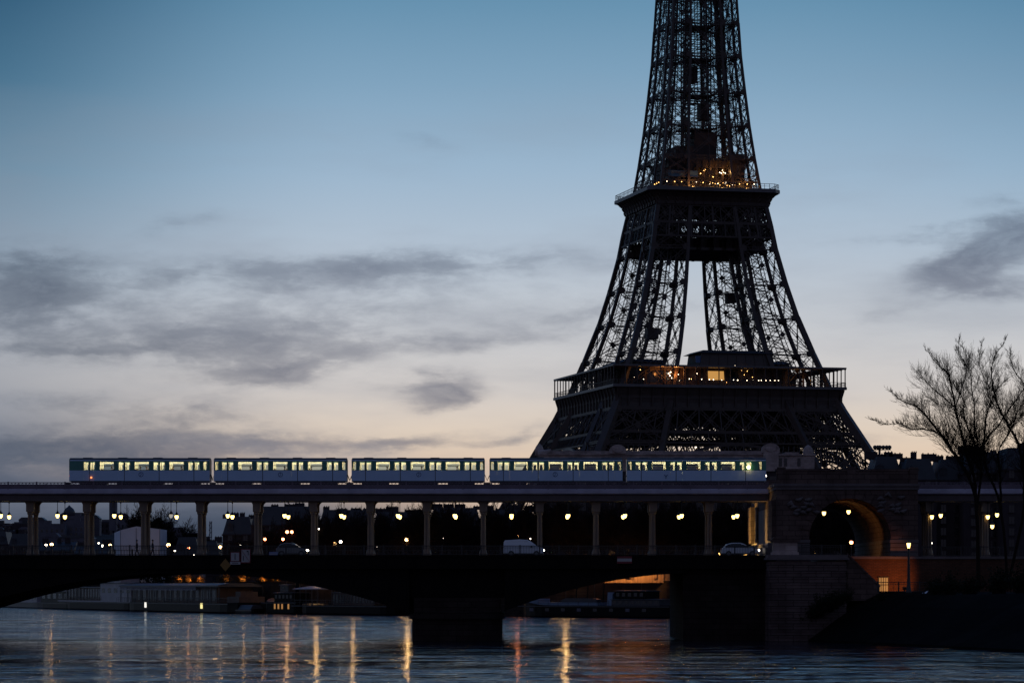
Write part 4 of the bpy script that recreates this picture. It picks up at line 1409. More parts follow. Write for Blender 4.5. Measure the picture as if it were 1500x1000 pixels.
for s in (-1, 1):
    a, b = sorted((s * 12.0, s * (G1 - 9.2)))
    m.box(a, b, -G1 + 9.2, G1 - 9.2, 62.2 - GZ, 62.8 - GZ)
    m.box(-12, 12, a, b, 62.2 - GZ, 62.8 - GZ)
m.build('balcony_floor', 'iron_light', TW)
m = MB()
for k_ in range(4):
    n_ = 60
    m.beam(FC(k_, -G1, G1 + .1, 66.0), FC(k_, G1, G1 + .1, 66.0), .14); m.beam(FC(k_, -G1, G1 + .1, 65.3), FC(k_, G1, G1 + .1, 65.3), .08)
    for i in range(n_ + 1):
        a = -G1 + 2 * G1 * i / n_
        m.beam(FC(k_, a, G1 + .1, 64.7), FC(k_, a, G1 + .1, 66.0), .09)
m.build('balcony_railing', 'iron', TW)
m = MB()
for s in (1,):
    a, b = G1 - 6.2, G1 + .25
    m.box(-b, b, -b, -a, 69.95 - GZ, 70.45 - GZ); m.box(-b, b, a, b, 69.95 - GZ, 70.45 - GZ)
    m.box(-b, -a, -a, a, 69.95 - GZ, 70.45 - GZ); m.box(a, b, -a, a, 69.95 - GZ, 70.45 - GZ)
m.build('canopy', 'iron_light', TW)
pmesh = {}
def gallery_post(k_, a, d, w_):
    p = FC(k_, a, d, 64.7)
    if w_ not in pmesh:
        m = MB(); m.beam((0, 0, 0), (0, 0, 5.25), w_, caps=True); m.box(-w_ * .8, w_ * .8, -w_ * .8, w_ * .8, 5.0, 5.22)
        o = m.build('post', 'iron', TW); pmesh[w_] = o.data
    else:
        o = bpy.data.objects.new('post', pmesh[w_]); COL.objects.link(o); o.parent = TW
    o.location = p
for k_ in (0, 3, 1):
    for i in range(20):
        a = -G1 + 2 * G1 * i / 20
        gallery_post(k_, a, G1 - .1, .26)
        if i % 2 == 0: gallery_post(k_, a * .86, G1 - 6, .5)
m = MB()
for i in range(21):
    a = -G1 + 2 * G1 * i / 20
    m.beam(FC(2, a, G1 - .1, 64.7), FC(2, a, G1 - .1, 69.95), .26)
tag(m.build('rear_colonnade', 'iron', TW), kind='stuff')
for k_ in range(4):      # inner gallery walls, leaving the corners open
    m = MB()
    wl, wr = ((-24, 20), (-9, 14), (-16, 16), (-10, 24))[k_]
    p = [FC(k_, wl, 28.8, 64.7), FC(k_, wr, 28.8, 64.7), FC(k_, wr, 28.4, 64.7), FC(k_, wl, 28.4, 64.7)]
    q_ = [x + Vector((0, 0, 5.2)) for x in p]
    m.quadbox(p + q_)
    m.build('gallery_wall', 'iron', TW)
# pavilions on the first platform
def pavilion(k_, a0, a1, d0, d1, z0, z1, lean=2.2):
    m = MB()
    m.quadbox([FC(k_, a0, d1, z0), FC(k_, a1, d1, z0), FC(k_, a1, d0, z0), FC(k_, a0, d0, z0), FC(k_, a0 + 1.4, d1 - lean, z1), FC(k_, a1 - 1.0, d1 - lean, z1), FC(k_, a1 - 1.0, d0, z1), FC(k_, a0 + 1.4, d0, z1)])
    for i in range(9):
        a = a0 + (a1 - a0) * i / 8
        m.beam(FC(k_, a, d1 + .05, z0), FC(k_, a0 + 1.4 + (a1 - a0 - 2.4) * i / 8, d1 - lean + .05, z1), .3)
    pv = m.build('pavilion', 'iron', TW)
    m = MB()
    m.quadbox([FC(k_, a0 - .2, d1 - lean + .8, z1 + .02), FC(k_, a1 + .2, d1 - lean + .8, z1 + .02), FC(k_, a1 + .2, d0 - .3, z1 + .02), FC(k_, a0 - .2, d0 - .3, z1 + .02),
               FC(k_, a0 + 2, d1 - lean - .5, z1 + .9), FC(k_, a1 - 2, d1 - lean - .5, z1 + .9), FC(k_, a1 - 2, d0, z1 + .9), FC(k_, a0 + 2, d0, z1 + .9)])
    m.build('roof', 'slate', pv)
    return pv
def pane(k_, a0, a1, d, z0, z1, mt, par, name='window', lean=0.0, t=.08):
    m = MB()
    m.quadbox([FC(k_, a0, d + t, z0), FC(k_, a1, d + t, z0), FC(k_, a1, d, z0), FC(k_, a0, d, z0), FC(k_, a0, d + t - lean, z1), FC(k_, a1, d + t - lean, z1), FC(k_, a1, d - lean, z1), FC(k_, a0, d - lean, z1)])
    return m.build(name, mt, par)
pv = pavilion(0, -8.0, 16.0, 14.0, 30.2, 64.7, 74.6)
pane(0, -8.6, 14, 28.45, 71.7, 73.7, 'blue_glass', pv, lean=.45)
pane(0, -5.2, -.4, 30.0, 66.6, 69.2, 'window_warm', pv, lean=.55, t=.3)
pane(0, 1.2, 3.2, 30.0, 66.4, 69.0, 'window_dark', pv, lean=.5, t=.2)
for k_ in (1, 2, 3): pavilion(k_, -13.0, 13.0, 14.0, 27.8, 64.7, 72.8)
lw = MB()
pane(0, -23.5, -17.0, 28.85, 65.6, 69.2, 'window_warm', TW, 'window').data.materials[0] = MATS['window_dark']
m = MB()     # glazed left gallery with mullions
for i in range(9):
    a = 2 + i * 2.1
    m.beam(FC(3, a, 34.6, 65.2), FC(3, a, 34.6, 69.6), .35)
m.build('mullions', 'iron', TW)

# second platform
G2 = 20.3
m = MB()
for k_ in range(4):
    for nb, z0, z1, ins, dia in ((7, 114.3, 119.3, 0, False), (7, 114.3, 119.3, 6, False), (10, 110.0, 114.0, 0, True), (8, 110.0, 114.0, 7, True)):
        belt(m, k_, z0, z1, nb, ins, .2, .5, dia)
    for i in range(-2, 3):          # main posts of the belt
        a = i * 7.0
        m.beam(FC(k_, a, HW(110), 109.8), FC(k_, a * .93, HW(119.5), 119.5), .55)
    for d in (0, 4, 8, 12):
        m.beam(FC(k_, -17, d, 108.0), FC(k_, 17, d, 108.0), .8, 3.6)
m.box(-16, 16, -16, 16, 106.2 - GZ, 107.0 - GZ)
m.build('upper_belt', 'iron', TW)
m = MB()
ch = 2.0      # cut corners
def ring(d, z, c=ch):
    pts = []
    for k_ in range(4):
        pts += [FC(k_, -(d - c), d, z), FC(k_, (d - c), d, z)]
    return pts
prof = [(17.6, 119.5), (17.75, 120.5), (18.3, 121.7), (19.3, 122.8), (20.3, 123.3)]
cuts = [.2, .3, .8, 1.4, 2.0]
rings = [ring(d, z, c) for (d, z), c in zip(prof, cuts)]
for r0, r1 in zip(rings, rings[1:]):
    for i in range(8):
        j = (i + 1) % 8
        m.face([r0[i], r0[j], r1[j], r1[i]])
m.face(rings[0][::-1])
m.face(rings[-1])
for k_ in range(4):
    for i in range(13):
        a = -16.6 + 33.2 * i / 12
        for (d0, z0), (d1, z1) in zip(prof, prof[1:]):
            m.beam(FC(k_, a, d0 + .1, z0), FC(k_, a * 1.06, d1 + .1, z1), .28)
m.build('gallery_cornice', 'iron', TW)
m = MB()
r0, r1, r2 = ring(G2 + .3, 123.3), ring(G2 + .3, 124.3), ring(G2 - .2, 124.5)
for ra, rb in ((r0, r1), (r1, r2)):
    for i in range(8):
        j = (i + 1) % 8
        m.face([ra[i], ra[j], rb[j], rb[i]])
m.face(r2); m.face(r0[::-1])
m.build('gallery_floor', 'iron_light', TW)
m = MB()
for zz, w_ in ((125.9, .13), (125.2, .08)):
    rr = ring(G2, zz)
    for i in range(8): m.beam(rr[i], rr[(i + 1) % 8], w_)
rr, rb = ring(G2, 124.4), ring(G2, 125.9)
for i in range(8):
    j = (i + 1) % 8
    n_ = 24 if i % 2 == 0 else 3
    for s in range(n_): m.beam(rr[i] + (rr[j] - rr[i]) * s / n_, rb[i] + (rb[j] - rb[i]) * s / n_, .12)
m.build('gallery_railing', 'iron_light', TW)
# building and upper deck on the second platform
m = MB()
m.box(-13.2, 13.2, -13.2, 13.2, 124.5 - GZ, 126.2 - GZ)
m.box(-10.5, 11.5, -10, 10, 126.2 - GZ, 127.2 - GZ)
m.box(-10.5, -3.0, -9.5, 9.5, 127.2 - GZ, 133.4 - GZ)
m.box(-3.0, 7.4, -6.5, 9.5, 127.2 - GZ, 131.6 - GZ)
m.box(7.4, 12.2, -10.0, 9.5, 127.2 - GZ, 136.0 - GZ)
m.box(-11.5, 12.4, -9.9, 10, 131.6 - GZ, 133.9 - GZ)
m.box(-8.5, -3, -7.5, 3, 134 - GZ, 138.2 - GZ)
m.box(-2, 5, -5, 5, 134 - GZ, 143.0 - GZ)
m.box(6.5, 9.0, -8, -2, 133.5 - GZ, 135.4 - GZ)
for i in range(12):
    m.box(-11 + i * 2, -10.3 + i * 2, -10.3, -10.0, 127.2 - GZ, 133.6 - GZ)
m.build('summit_building', 'iron', TW)
m = MB()
for k_ in range(4):
    m.beam(FC(k_, -14.6, 14.6, 128.0), FC(k_, 14.6, 14.6, 128.0), .2); m.beam(FC(k_, -14.6, 14.6, 127.0), FC(k_, 14.6, 14.6, 127.0), .45)
    for i in range(19):
        a = -14.6 + 29.2 * i / 18
        m.beam(FC(k_, a, 14.6, 124.5), FC(k_, a, 14.6, 128.0), .14)
    m.quadbox([FC(k_, -14.6, 14.6, 127.1), FC(k_, 14.6, 14.6, 127.1), FC(k_, 14.6, 10.2, 127.1), FC(k_, -14.6, 10.2, 127.1), FC(k_, -14.6, 14.6, 127.3), FC(k_, 14.6, 14.6, 127.3), FC(k_, 14.6, 10.2, 127.3), FC(k_, -14.6, 10.2, 127.3)])
m.build('upper_deck', 'iron', TW)
m = MB(); m.quadbox([FC(0, -11.8, 14.2, 128.1), FC(0, -3.6, 14.2, 128.1), FC(0, -3.6, 10.6, 128.1), FC(0, -11.8, 10.6, 128.1), FC(0, -11.8, 13.6, 130.0), FC(0, -3.6, 13.6, 130.0), FC(0, -3.6, 10.6, 130.3), FC(0, -11.8, 10.6, 130.3)])
m.build('awning', 'awning_blue', TW)
pane(0, 9.8, 11.6, 10.05, 129.6, 132.6, 'facade_pale', TW, 'panel')

# upper shaft
m = MB()
UP = [124.5, 134.2, 144.2, 154.4, 165.2, 175.2, 185.0, 195.5, 206, 217, 228, 240, 254, 268, 280]
for z0, z1 in zip(UP, UP[1:]):
    cw = .72 if z0 < 170 else .6
    for sx in (-1, 1):
        for sy in (-1, 1):
            def C(i, j, z):
                h = HW(z); w = LWD(z)
                return L(sx * (h - (w if i else 0)), sy * (h - (w if j else 0)), z)
            for i, j in ((0, 0), (1, 0), (0, 1), (1, 1)):
                m.beam(C(i, j, z0), C(i, j, z1), cw if (i, j) != (1, 1) else .5)
                if (i, j) != (1, 1):
                    ctr = (C(0, 0, z1) + C(1, 1, z1)) / 2 - C(i, j, z1)
                    m.gusset(C(i, j, z1) + Vector((math.copysign(.7, ctr.x), 0, 0)), Vector((0, 1, 0)), .8, cw * .96)
                    m.gusset(C(i, j, z1) + Vector((0, math.copysign(.7, ctr.y), 0)), Vector((1, 0, 0)), .8, cw * .96)
            for (a, b, nrm) in (((0, 0), (1, 0), Vector((0, 1, 0))), ((0, 0), (0, 1), Vector((1, 0, 0))), ((0, 1), (1, 1), Vector((0, 1, 0))), ((1, 0), (1, 1), Vector((1, 0, 0)))):
                zm = (z0 + z1) / 2
                for za, zb in ((z0, zm), (zm, z1)):
                    panel(m, C(*a, za), C(*b, za), C(*a, zb), C(*b, zb), nrm, .42, .085, 1.0, .3)
            zz = (z0 + z1) / 2
            for fx, fy in ((.5, .5), (.3, .7)):
                m.beam(L(sx * (HW(z0) - LWD(z0) * fx), sy * (HW(z0) - LWD(z0) * fy), z0), L(sx * (HW(z1) - LWD(z1) * fx), sy * (HW(z1) - LWD(z1) * fy), z1), .22)
    for k_ in range(4):                      # big crosses between the corner posts
        def E_(s, z, ins=0): return FC(k_, s * (HW(z) - LWD(z)), HW(z) - ins, z)
        panel(m, E_(-1, z0), E_(1, z0), E_(-1, z1), E_(1, z1), FN[k_], .7, .10, 1.3, .75)
        m.lattice(FC(k_, -HW(z1), HW(z1), z1), FC(k_, HW(z1), HW(z1), z1), 1.3, FN[k_], .11, 1.4)
        m.lattice(FC(k_, -HW(z1), HW(z1) - LWD(z1), z1), FC(k_, HW(z1), HW(z1) - LWD(z1), z1), 1.2, FN[k_], .11, 1.4)
        m.beam(FC(k_, 0, HW(z0), z0), FC(k_, 0, HW(z1), z1), .18)
    h = HW(z1)
    m.lattice(L(-h, -h, z1), L(h, h, z1), 1.0, (0, 0, 1), .16, 1.5); m.lattice(L(-h, h, z1), L(h, -h, z1), 1.0, (0, 0, 1), .16, 1.5)
m.build('upper_shaft', 'iron', TW)
m = MB()
for z0, z1 in zip(UP[1:], UP[2:]):
    s0 = min(1, HW(z0) / 9.0); s1 = min(1, HW(z1) / 9.0)
    for x in (-3.6, -1.5, 1.5, 3.6):
        for y in (-3.6, -1.2, 1.2, 3.6):
            if abs(x) < 2 and abs(y) < 2: continue
            m.beam(L(x * s0, y * s0, z0), L(x * s1, y * s1, z1), .34 if abs(x) > 2 and abs(y) > 2 else .2)
    nst = 7
    for i in range(nst):
        za = z0 + (z1 - z0) * i / nst; zb = z0 + (z1 - z0) * (i + 1) / nst
        for k_ in range(4):
            m.beam(FC(k_, -3.6 * s0, 3.6 * s0, za), FC(k_, 3.6 * s0, 3.6 * s0, za), .16)
            sg = 1 if i % 2 else -1
            m.beam(FC(k_, -3.6 * s0 * sg, 3.6 * s0, za), FC(k_, 3.6 * s0 * sg, 3.6 * s0, zb), .16)
    m.box(-4.2 * s1, 4.2 * s1, -4.2 * s1, 4.2 * s1, z1 - GZ - .35, z1 - GZ)
m.box(-3.3, -.6, -3.2, .2, 158 - GZ, 163 - GZ)
m.box(.5, 3.3, -3.2, .2, 147 - GZ, 152 - GZ)
m.build('lift_shaft', 'iron', TW)
m = MB()
m.box(-8.5, 8.5, -8.5, 8.5, 280 - GZ, 284 - GZ); m.box(-6, 6, -6, 6, 284 - GZ, 291 - GZ)
m.lathe([(5, 0), (4.4, 3), (2.6, 5.5), (1.2, 7), (.7, 12), (.3, 28), (.1, 34)], (0, 0, 291 - GZ), 12)
m.build('summit', 'iron', TW)

# lamps of the two platforms
def tlamp(k_, a, d, z, r, mt):
    m = MB(); m.lathe([(.02, -r), (r * .75, -r * .6), (r, 0), (r * .75, r * .6), (.02, r)], FC(k_, a, d, z), 6)
    m.build('lamp', mt, TW)
for i in range(13): tlamp(0, -13.6 + i * 2.27 + rng.uniform(-.15, .15), 15.4, 126.4 + rng.uniform(-.15, .15), .15, 'tower_white' if i % 4 == 0 else 'tower_warm')
for i in range(5): tlamp(3, 4 + i * 2.2, 15.4, 126.3, .14, 'tower_warm')
for a, z in ((-.6, 130.6), (-.2, 130.9), (4.4, 130.2), (4.9, 130.0), (5.5, 130.3), (6.1, 130.1), (5.2, 130.9), (-1.6, 129.7), (2.3, 128.8), (-4.0, 128.4)): tlamp(0, a, 10.2, z, .17, 'tower_white' if a > 3.5 else 'tower_warm')
for i in range(11): tlamp(0, -1.4 + i * .75 + rng.uniform(-.2, .2), 19.6, 125.2 + rng.uniform(-.3, .7), .11, 'tower_warm' if i % 3 else 'tower_white')
lamp_light('deck_glow', FC(0, 1.5, 11.6, 130.4) + Vector((0, 0, 0)), 220, (1.0, .5, .14), None).parent = TW
lamp_light('deck_glow', FC(0, 5.5, 11.8, 130.2), 220, (1.0, .55, .18), None).parent = TW
lamp_light('deck_glow', FC(0, -6, 17.5, 126.0), 350, (1.0, .5, .14), None).parent = TW
lamp_light('deck_glow', FC(0, 3, 17.5, 126.0), 220, (1.0, .5, .14), None).parent = TW
lamp_light('deck_glow', FC(0, 11, 17.2, 126.2), 350, (1.0, .5, .14), None).parent = TW
for i in range(24):
    if rng.random() < .75: tlamp(0, -11 + i * 1.22 + rng.uniform(-.3, .3), 35.0, 66.3 + rng.uniform(-.05, .1), .11 + .05 * rng.random(), 'tower_white')
for i in range(9): tlamp(0, rng.uniform(-29, -8), rng.uniform(29.2, 34.5), rng.uniform(65.4, 69.6), .12, 'tower_white' if rng.random() < .6 else 'tower_warm')
for i in range(8): tlamp(0, rng.uniform(0, 9), 30.4, rng.uniform(65.8, 70.8), .11, 'tower_white' if rng.random() < .5 else 'tower_warm')
for a, z in ((-17.2, 67.6), (-17.0, 68.6), (-16.6, 66.9), (-17.6, 68.2)): tlamp(0, a, 31, z, .2, 'tower_white')
for a, d, e in ((-20, 32.5, 330), (-15.5, 32, 420)):
    lamp_light('gallery_glow', FC(0, a, d, 68.4), e, (1.0, .36, .09), None).parent = TW
lamp_light('gallery_glow', FC(0, 22.5, 31.0, 66.4), 130, (1.0, .5, .15), None).parent = TW
for a, z in ((-6, 47.3), (9, 52.5), (14.5, 47.0), (24, 49)): tlamp(0, a, 20, z, .2, 'tower_white')
# ------------------------------------------------------------------ vehicles on the road bridge (all heading right)
def vehicle(name, px0, px1, Y, label, cat, paint, van=False):
    x0, x1 = PX(px0, Y), PX(px1, Y)
    Lh = x1 - x0
    o = thing(name, ((x0 + x1) / 2, Y, RZ), label, cat)
    h = Lh / 2; W_ = .86
    if van:
        low = [(-h, .32), (-h, 1.0), (h * .80, 1.02), (h * .96, .92), (h, .62), (h * .98, .30)]
        green = [(-h, 1.0), (-h * .985, 1.55), (-h * .93, 1.76), (-h * .2, 1.86), (h * .18, 1.80), (h * .34, 1.66), (h * .74, 1.03)]
        glass = [(h * .06, 1.08), (h * .02, 1.62), (h * .22, 1.64), (h * .33, 1.54), (h * .62, 1.08)]
    else:
        low = [(-h, .35), (-h * .99, .80), (-h * .9, .95), (h * .42, .96), (h * .88, .80), (h, .58), (h * .98, .28), (-h * .97, .26)][::1]
        green = [(-h * .9, .94), (-h * .72, 1.34), (-h * .45, 1.48), (h * .02, 1.49), (h * .2, 1.38), (h * .52, .95)]
        glass = [(-h * .8, 1.0), (-h * .66, 1.30), (-h * .42, 1.40), (h * .0, 1.41), (h * .15, 1.33), (h * .42, 1.0)]
    m = MB()
    m.prism(low[::-1], -W_, W_)
    # rounded shoulders: tumblehome of the upper body
    n_ = len(green)
    b = len(m.v)
    m.v += [(x, -W_ + .02, z) if z < 1.05 else (x, -W_ + .16, z) for x, z in green] + [(x, W_ - .02, z) if z < 1.05 else (x, W_ - .16, z) for x, z in green]
    m.f.append(tuple(b + i for i in reversed(range(n_)))); m.f.append(tuple(b + n_ + i for i in range(n_))); m.mi += [0, 0]
    for i in range(n_):
        j = (i + 1) % n_
        m.f.append((b + i, b + j, b + n_ + j, b + n_ + i)); m.mi.append(0)
    body = m.build('body', paint, o)
    bv = body.modifiers.new('Bevel', 'BEVEL'); bv.width = .05; bv.segments = 2; bv.limit_method = 'ANGLE'
    for s in (-1, 1):
        m = MB()
        gl = [(x, s * (W_ + .0 if z < 1.05 else W_ - .135), z) for x, z in glass]
        gl2 = [(x, y - s * .02, z) for x, y, z in gl]
        b = len(m.v); n_ = len(gl)
        m.v += gl + gl2
        m.f.append(tuple(range(n_)) if s > 0 else tuple(reversed(range(n_)))); m.mi.append(0)
        m.build('side_window', 'car_glass', o)
    g_ = green
    m = MB()
    (xa, za), (xb, zb) = g_[-1], g_[-2]
    m.quadbox([(xa + .02, -W_ + .12, za + .06), (xa + .02, W_ - .12, za + .06), (xa - .02, W_ - .12, za + .06), (xa - .02, -W_ + .12, za + .06),
               (xb + .06, -W_ + .24, zb - .03), (xb + .06, W_ - .24, zb - .03), (xb + .02, W_ - .24, zb - .03), (xb + .02, -W_ + .24, zb - .03)])
    m.build('windscreen', 'car_glass', o)
    for xw in (-h * .62, h * .63):
        for s in (-1, 1):
            m = MB(); m.tube([(xw, s * (W_ - .2), .31), (xw, s * (W_ + .01), .31)], .31, 18, 0)
            tyre = m.build('wheel', 'rubber', o)
            m = MB(); m.tube([(xw, s * (W_ + .0), .31), (xw, s * (W_ + .025), .31)], .19, 12, 0)
            m.build('rim', 'car_silver', tyre)
    for s in (-.62, .62):
        m = MB(); m.lathe([(.02, -.1), (.1, -.07), (.12, 0), (.1, .07), (.02, .1)], (h * .985, s, .66), 8); m.build('headlight', 'headlight', o, smooth=True)
        m = MB(); m.box(-h - .02, -h + .03, s - .1, s + .1, .72, .95); m.build('taillight', 'sign_red', o)
    m = MB()
    for s in (-1, 1): m.box(h * .34, h * .42, s * (W_ + .06) - .07, s * (W_ + .06) + .07, 1.0, 1.14)
    m.build('mirror', 'black_metal', o)
    m = MB(); m.box(-h * .98, h * .98, -W_ - .012, W_ + .012, .26, .36); m.build('bumper', 'black_metal', o)
    return o
vehicle('delivery_van', 737.5, 796.5, 341.0, 'white panel van driving right on the bridge behind the railing', 'van', 'van_white', True)
vehicle('car', 404.5, 450.5, 341.0, 'dark silver car with a bright headlight behind the blue plate', 'car', 'car_silver')
vehicle('car', 1056, 1111.5, 341.0, 'silver car near the stone pedestal at the right bridge end', 'car', 'van_white')
# ------------------------------------------------------------------ moored boats along the far quay
def quay_y(px):
    """distance of the far waterline along the sight line px"""
    best = None
    for (xa, ya), (xb, yb) in zip(QUAY, QUAY[1:]):
        s = (px - 750) / F
        # x = s*y on the segment
        den = (xb - xa) - s * (yb - ya)
        if abs(den) < 1e-9: continue
        t = (s * ya - xa) / den
        if 0 <= t <= 1: return ya + t * (yb - ya)
    return 600
def boat(name, px0, px1, label, cat, beam=5.0, free=1.6, off=4.5, hull='hull_black', bow_up=.5, bow_left=True):
    Y0, Y1 = quay_y(px0) - off, quay_y(px1) - off
    a = Vector((PX(px0, Y0), Y0, 0)); b = Vector((PX(px1, Y1), Y1, 0))
    c = (a + b) / 2; d = b - a; Lb = d.length
    o = thing(name, c, label, cat, rz=math.atan2(d.y, d.x))
    m = MB()
    N = 22; rings = []
    for i in range(N + 1):
        t = i / N
        e = t if bow_left else 1 - t
        bw = min(1.0, (e / .16) ** .6 if e < .16 else 1.0)
        st = 1 - e
        if st < .06: bw = min(bw, .72 + .28 * (st / .06))
        sheer = bow_up * max(0, 1 - e / .25) ** 2 + .2 * max(0, 1 - st / .15) ** 2
        x = -Lb / 2 + Lb * t; hb = beam / 2 * max(bw, .05)
        rings.append([(x, -hb, free + sheer), (x, -hb * 1.0, .3), (x, -hb * .8, -.6), (x, hb * .8, -.6), (x, hb, .3), (x, hb, free + sheer)])
    for r_ in rings: m.v += r_
    for i in range(N):
        for j in range(6):
            k2 = (j + 1) % 6
            m.f.append((i * 6 + j, (i + 1) * 6 + j, (i + 1) * 6 + k2, i * 6 + k2)); m.mi.append(0)
    m.f.append((0, 1, 2, 3, 4, 5)[::1]); m.mi.append(0); m.f.append(tuple(N * 6 + j for j in reversed(range(6)))); m.mi.append(0)
    m.build('hull', hull, o)
    m = MB()
    m.box(-Lb * .47, Lb * .47, -beam / 2 - .06, -beam / 2 - .004, free - .28, free - .1)
    m.build('rubbing_strake', 'hull_grey', o)
    return o, Lb, free, beam
def cabin(o, x0, x1, z0, z1, hw, mt, nwin=0, wz=(.35, .8), roof='zinc', wmt='window_dark', over=.25, rz=.18, lit=()):
    m = MB(); m.box(x0, x1, -hw, hw, z0, z1); cb = m.build('cabin', mt, o)
    m = MB(); m.prism([(-hw - over, z1), (hw + over, z1), (hw + over, z1 + rz * .5), (hw * .3, z1 + rz), (-hw * .3, z1 + rz), (-hw - over, z1 + rz * .5)], x0 - over, x1 + over, 'X'); m.build('roof', roof, o)
    for i in range(nwin):
        a = x0 + (x1 - x0) * (i + .22) / nwin; b = x0 + (x1 - x0) * (i + .78) / nwin
        zz0, zz1 = z0 + (z1 - z0) * wz[0], z0 + (z1 - z0) * wz[1]
        m = MB(); m.box(a, b, -hw - .03, -hw - .004, zz0, zz1); m.build('window', 'window_warm' if i in lit else wmt, cb)
    return cb
def rail(o, x0, x1, y, z0, z1, step=1.6, name='deck_railing', mt='hull_grey'):
    m = MB()
    m.beam((x0, y, z1), (x1, y, z1), .06); m.beam((x0, y, (z0 + z1) / 2), (x1, y, (z0 + z1) / 2), .04)
    n_ = max(2, int((x1 - x0) / step))
    for i in range(n_ + 1): m.beam((x0 + (x1 - x0) * i / n_, y, z0), (x0 + (x1 - x0) * i / n_, y, z1), .05)
    return m.build(name, mt, o)
def poles(o, x0, x1, y, z0, z1, n_, w_=.1, name='awning_frame', mt='hull_grey'):
    m = MB()
    for i in range(n_):
        x = x0 + (x1 - x0) * i / (n_ - 1)
        m.beam((x, y, z0), (x, y, z1), w_)
    m.beam((x0, y, z1), (x1, y, z1), w_); m.beam((x0, y, z0 + 1), (x1, y, z0 + 1), w_ * .6)
    return m.build(name, mt, o)

o, Lb, fb, bm = boat('motor_yacht', -16, 74, 'pale grey cabin cruiser at the left edge of the photo', 'boat', 6, 1.6, hull='hull_grey', bow_up=1.0)
cabin(o, -Lb * .12, Lb * .42, fb, fb + 1.9, 2.3, 'boat_white', 6); cabin(o, Lb * .1, Lb * .36, fb + 2.1, fb + 3.4, 1.8, 'boat_white', 3); rail(o, -Lb * .45, -Lb * .12, -2.4, fb, fb + 1.0)
m = MB(); m.beam((Lb * .2, 0, fb + 3.5), (Lb * .2, 0, fb + 6.5), .12, caps=True); m.build('mast', 'hull_grey', o)
o, Lb, fb, bm = boat('barge', 70, 118, 'dark barge with a pale flat roof beside the white houseboat', 'boat', 6, 1.7)
cabin(o, -Lb * .42, Lb * .45, fb, fb + 3.0, 2.6, 'hull_black', 5, roof='boat_white', rz=.5)
o, Lb, fb, bm = boat('houseboat', 104, 214, 'large white houseboat with glazed fore cabin and dark hull', 'boat', 7.5, 2.1, hull='hull_black', bow_up=.3)
m = MB(); m.box(-Lb * .49, Lb * .49, -3.8, -3.76, fb, fb + .3); m.build('white_band', 'boat_white', o)
cabin(o, -Lb * .40, Lb * .08, fb, fb + 3.6, 3.2, 'boat_wood', 13, (.25, .9), roof='zinc'); cabin(o, Lb * .08, Lb * .48, fb, fb + 4.6, 3.3, 'boat_white', 5, (.5, .75))
cabin(o, Lb * .02, Lb * .3, fb + 4.85, fb + 5.8, 2.4, 'boat_white', 3); rail(o, -Lb * .48, Lb * .1, -3.5, fb + .3, fb + 1.3)
poles(o, -Lb * .47, -Lb * .1, -3.3, fb, fb + 3.8, 9)
o, Lb, fb, bm = boat('restaurant_barge', 196, 371, 'long dark restaurant barge with canopy roof and pale lattice valance', 'boat', 10, 2.2, hull='hull_black', bow_up=.2)
cabin(o, -Lb * .36, Lb * .36, fb, fb + 3.4, 4.2, 'boat_wood', 16, (.15, .85))
m = MB(); m.prism([(-5.2, 5.9), (5.2, 5.9), (5.2, 6.2), (2.5, 6.7), (-2.5, 6.7), (-5.2, 6.2)], -Lb * .45, Lb * .40, 'X'); m.build('canopy', 'zinc', o)
m = MB()
for i in range(46):
    a = -Lb * .44 + Lb * .66 * i / 46; b = a + Lb * .66 / 46
    m.beam((a, -5.1, 5.2), (b, -5.1, 5.88), .12); m.beam((a, -5.1, 5.88), (b, -5.1, 5.2), .12)
m.box(-Lb * .44, Lb * .22, -5.14, -5.06, 5.1, 5.24)
m.build('valance', 'boat_white', o)
poles(o, -Lb * .44, Lb * .40, -4.9, fb, 5.9, 14, .18)
for xx, mt_ in ((-Lb * .21, 'white_window'), (Lb * .265, 'yellow_window')):
    if mt_ not in MATS: emit(mt_, (1, .95, .85) if mt_[0] == 'w' else (1.0, .86, .35), 1.1)
    m = MB(); m.box(xx - .8, xx + .8, -5.06, -5.02, .95, 2.2); m.build('window', mt_, o)
rail(o, -Lb * .48, Lb * .48, -4.9, fb, fb + 1.1)
m = MB(); m.box(Lb * .40, Lb * .49, -3, 3, fb, fb + 1.5); m.box(Lb * .43, Lb * .47, -2, 2, fb + 1.5, fb + 2.6); m.build('deck_house', 'boat_wood', o)
o, Lb, fb, bm = boat('tender', 343, 380, 'small dark covered boat off the stern of the restaurant barge', 'boat', 3.4, .9, off=11)
m = MB(); m.prism([(-1.5, fb), (1.5, fb), (.9, fb + 1.0), (-.9, fb + 1.0)], -Lb * .38, Lb * .4, 'X'); m.build('cover', 'hull_grey', o)
o, Lb, fb, bm = boat('tugboat', 398, 452, 'dark tugboat with four small warm lit portholes', 'boat', 6, 2.6, bow_up=.8)
cabin(o, -Lb * .2, Lb * .3, fb, fb + 1.9, 2.2, 'hull_black', 5, (.4, .8)); cabin(o, -Lb * .1, Lb * .12, fb + 2.1, fb + 3.6, 1.6, 'hull_grey', 3, (.4, .8))
for i, t in enumerate((-.10, .0, .1, .27)):
    m = MB(); m.box(Lb * t - .28, Lb * t + .28, -3.06, -3.02, 1.1, 2.2); m.build('porthole', 'window_lit', o)
m = MB(); m.tube([(Lb * .2, 0, fb + 2), (Lb * .2, 0, fb + 4.4)], .45, 10); m.build('funnel', 'hull_black', o)
o, Lb, fb, bm = boat('bar_barge', 448, 597, 'dark barge with pale awnings over its deck beside the middle pier', 'boat', 9, 2.0)
cabin(o, -Lb * .1, Lb * .3, fb, fb + 2.6, 3.2, 'boat_wood', 14, (.2, .85))
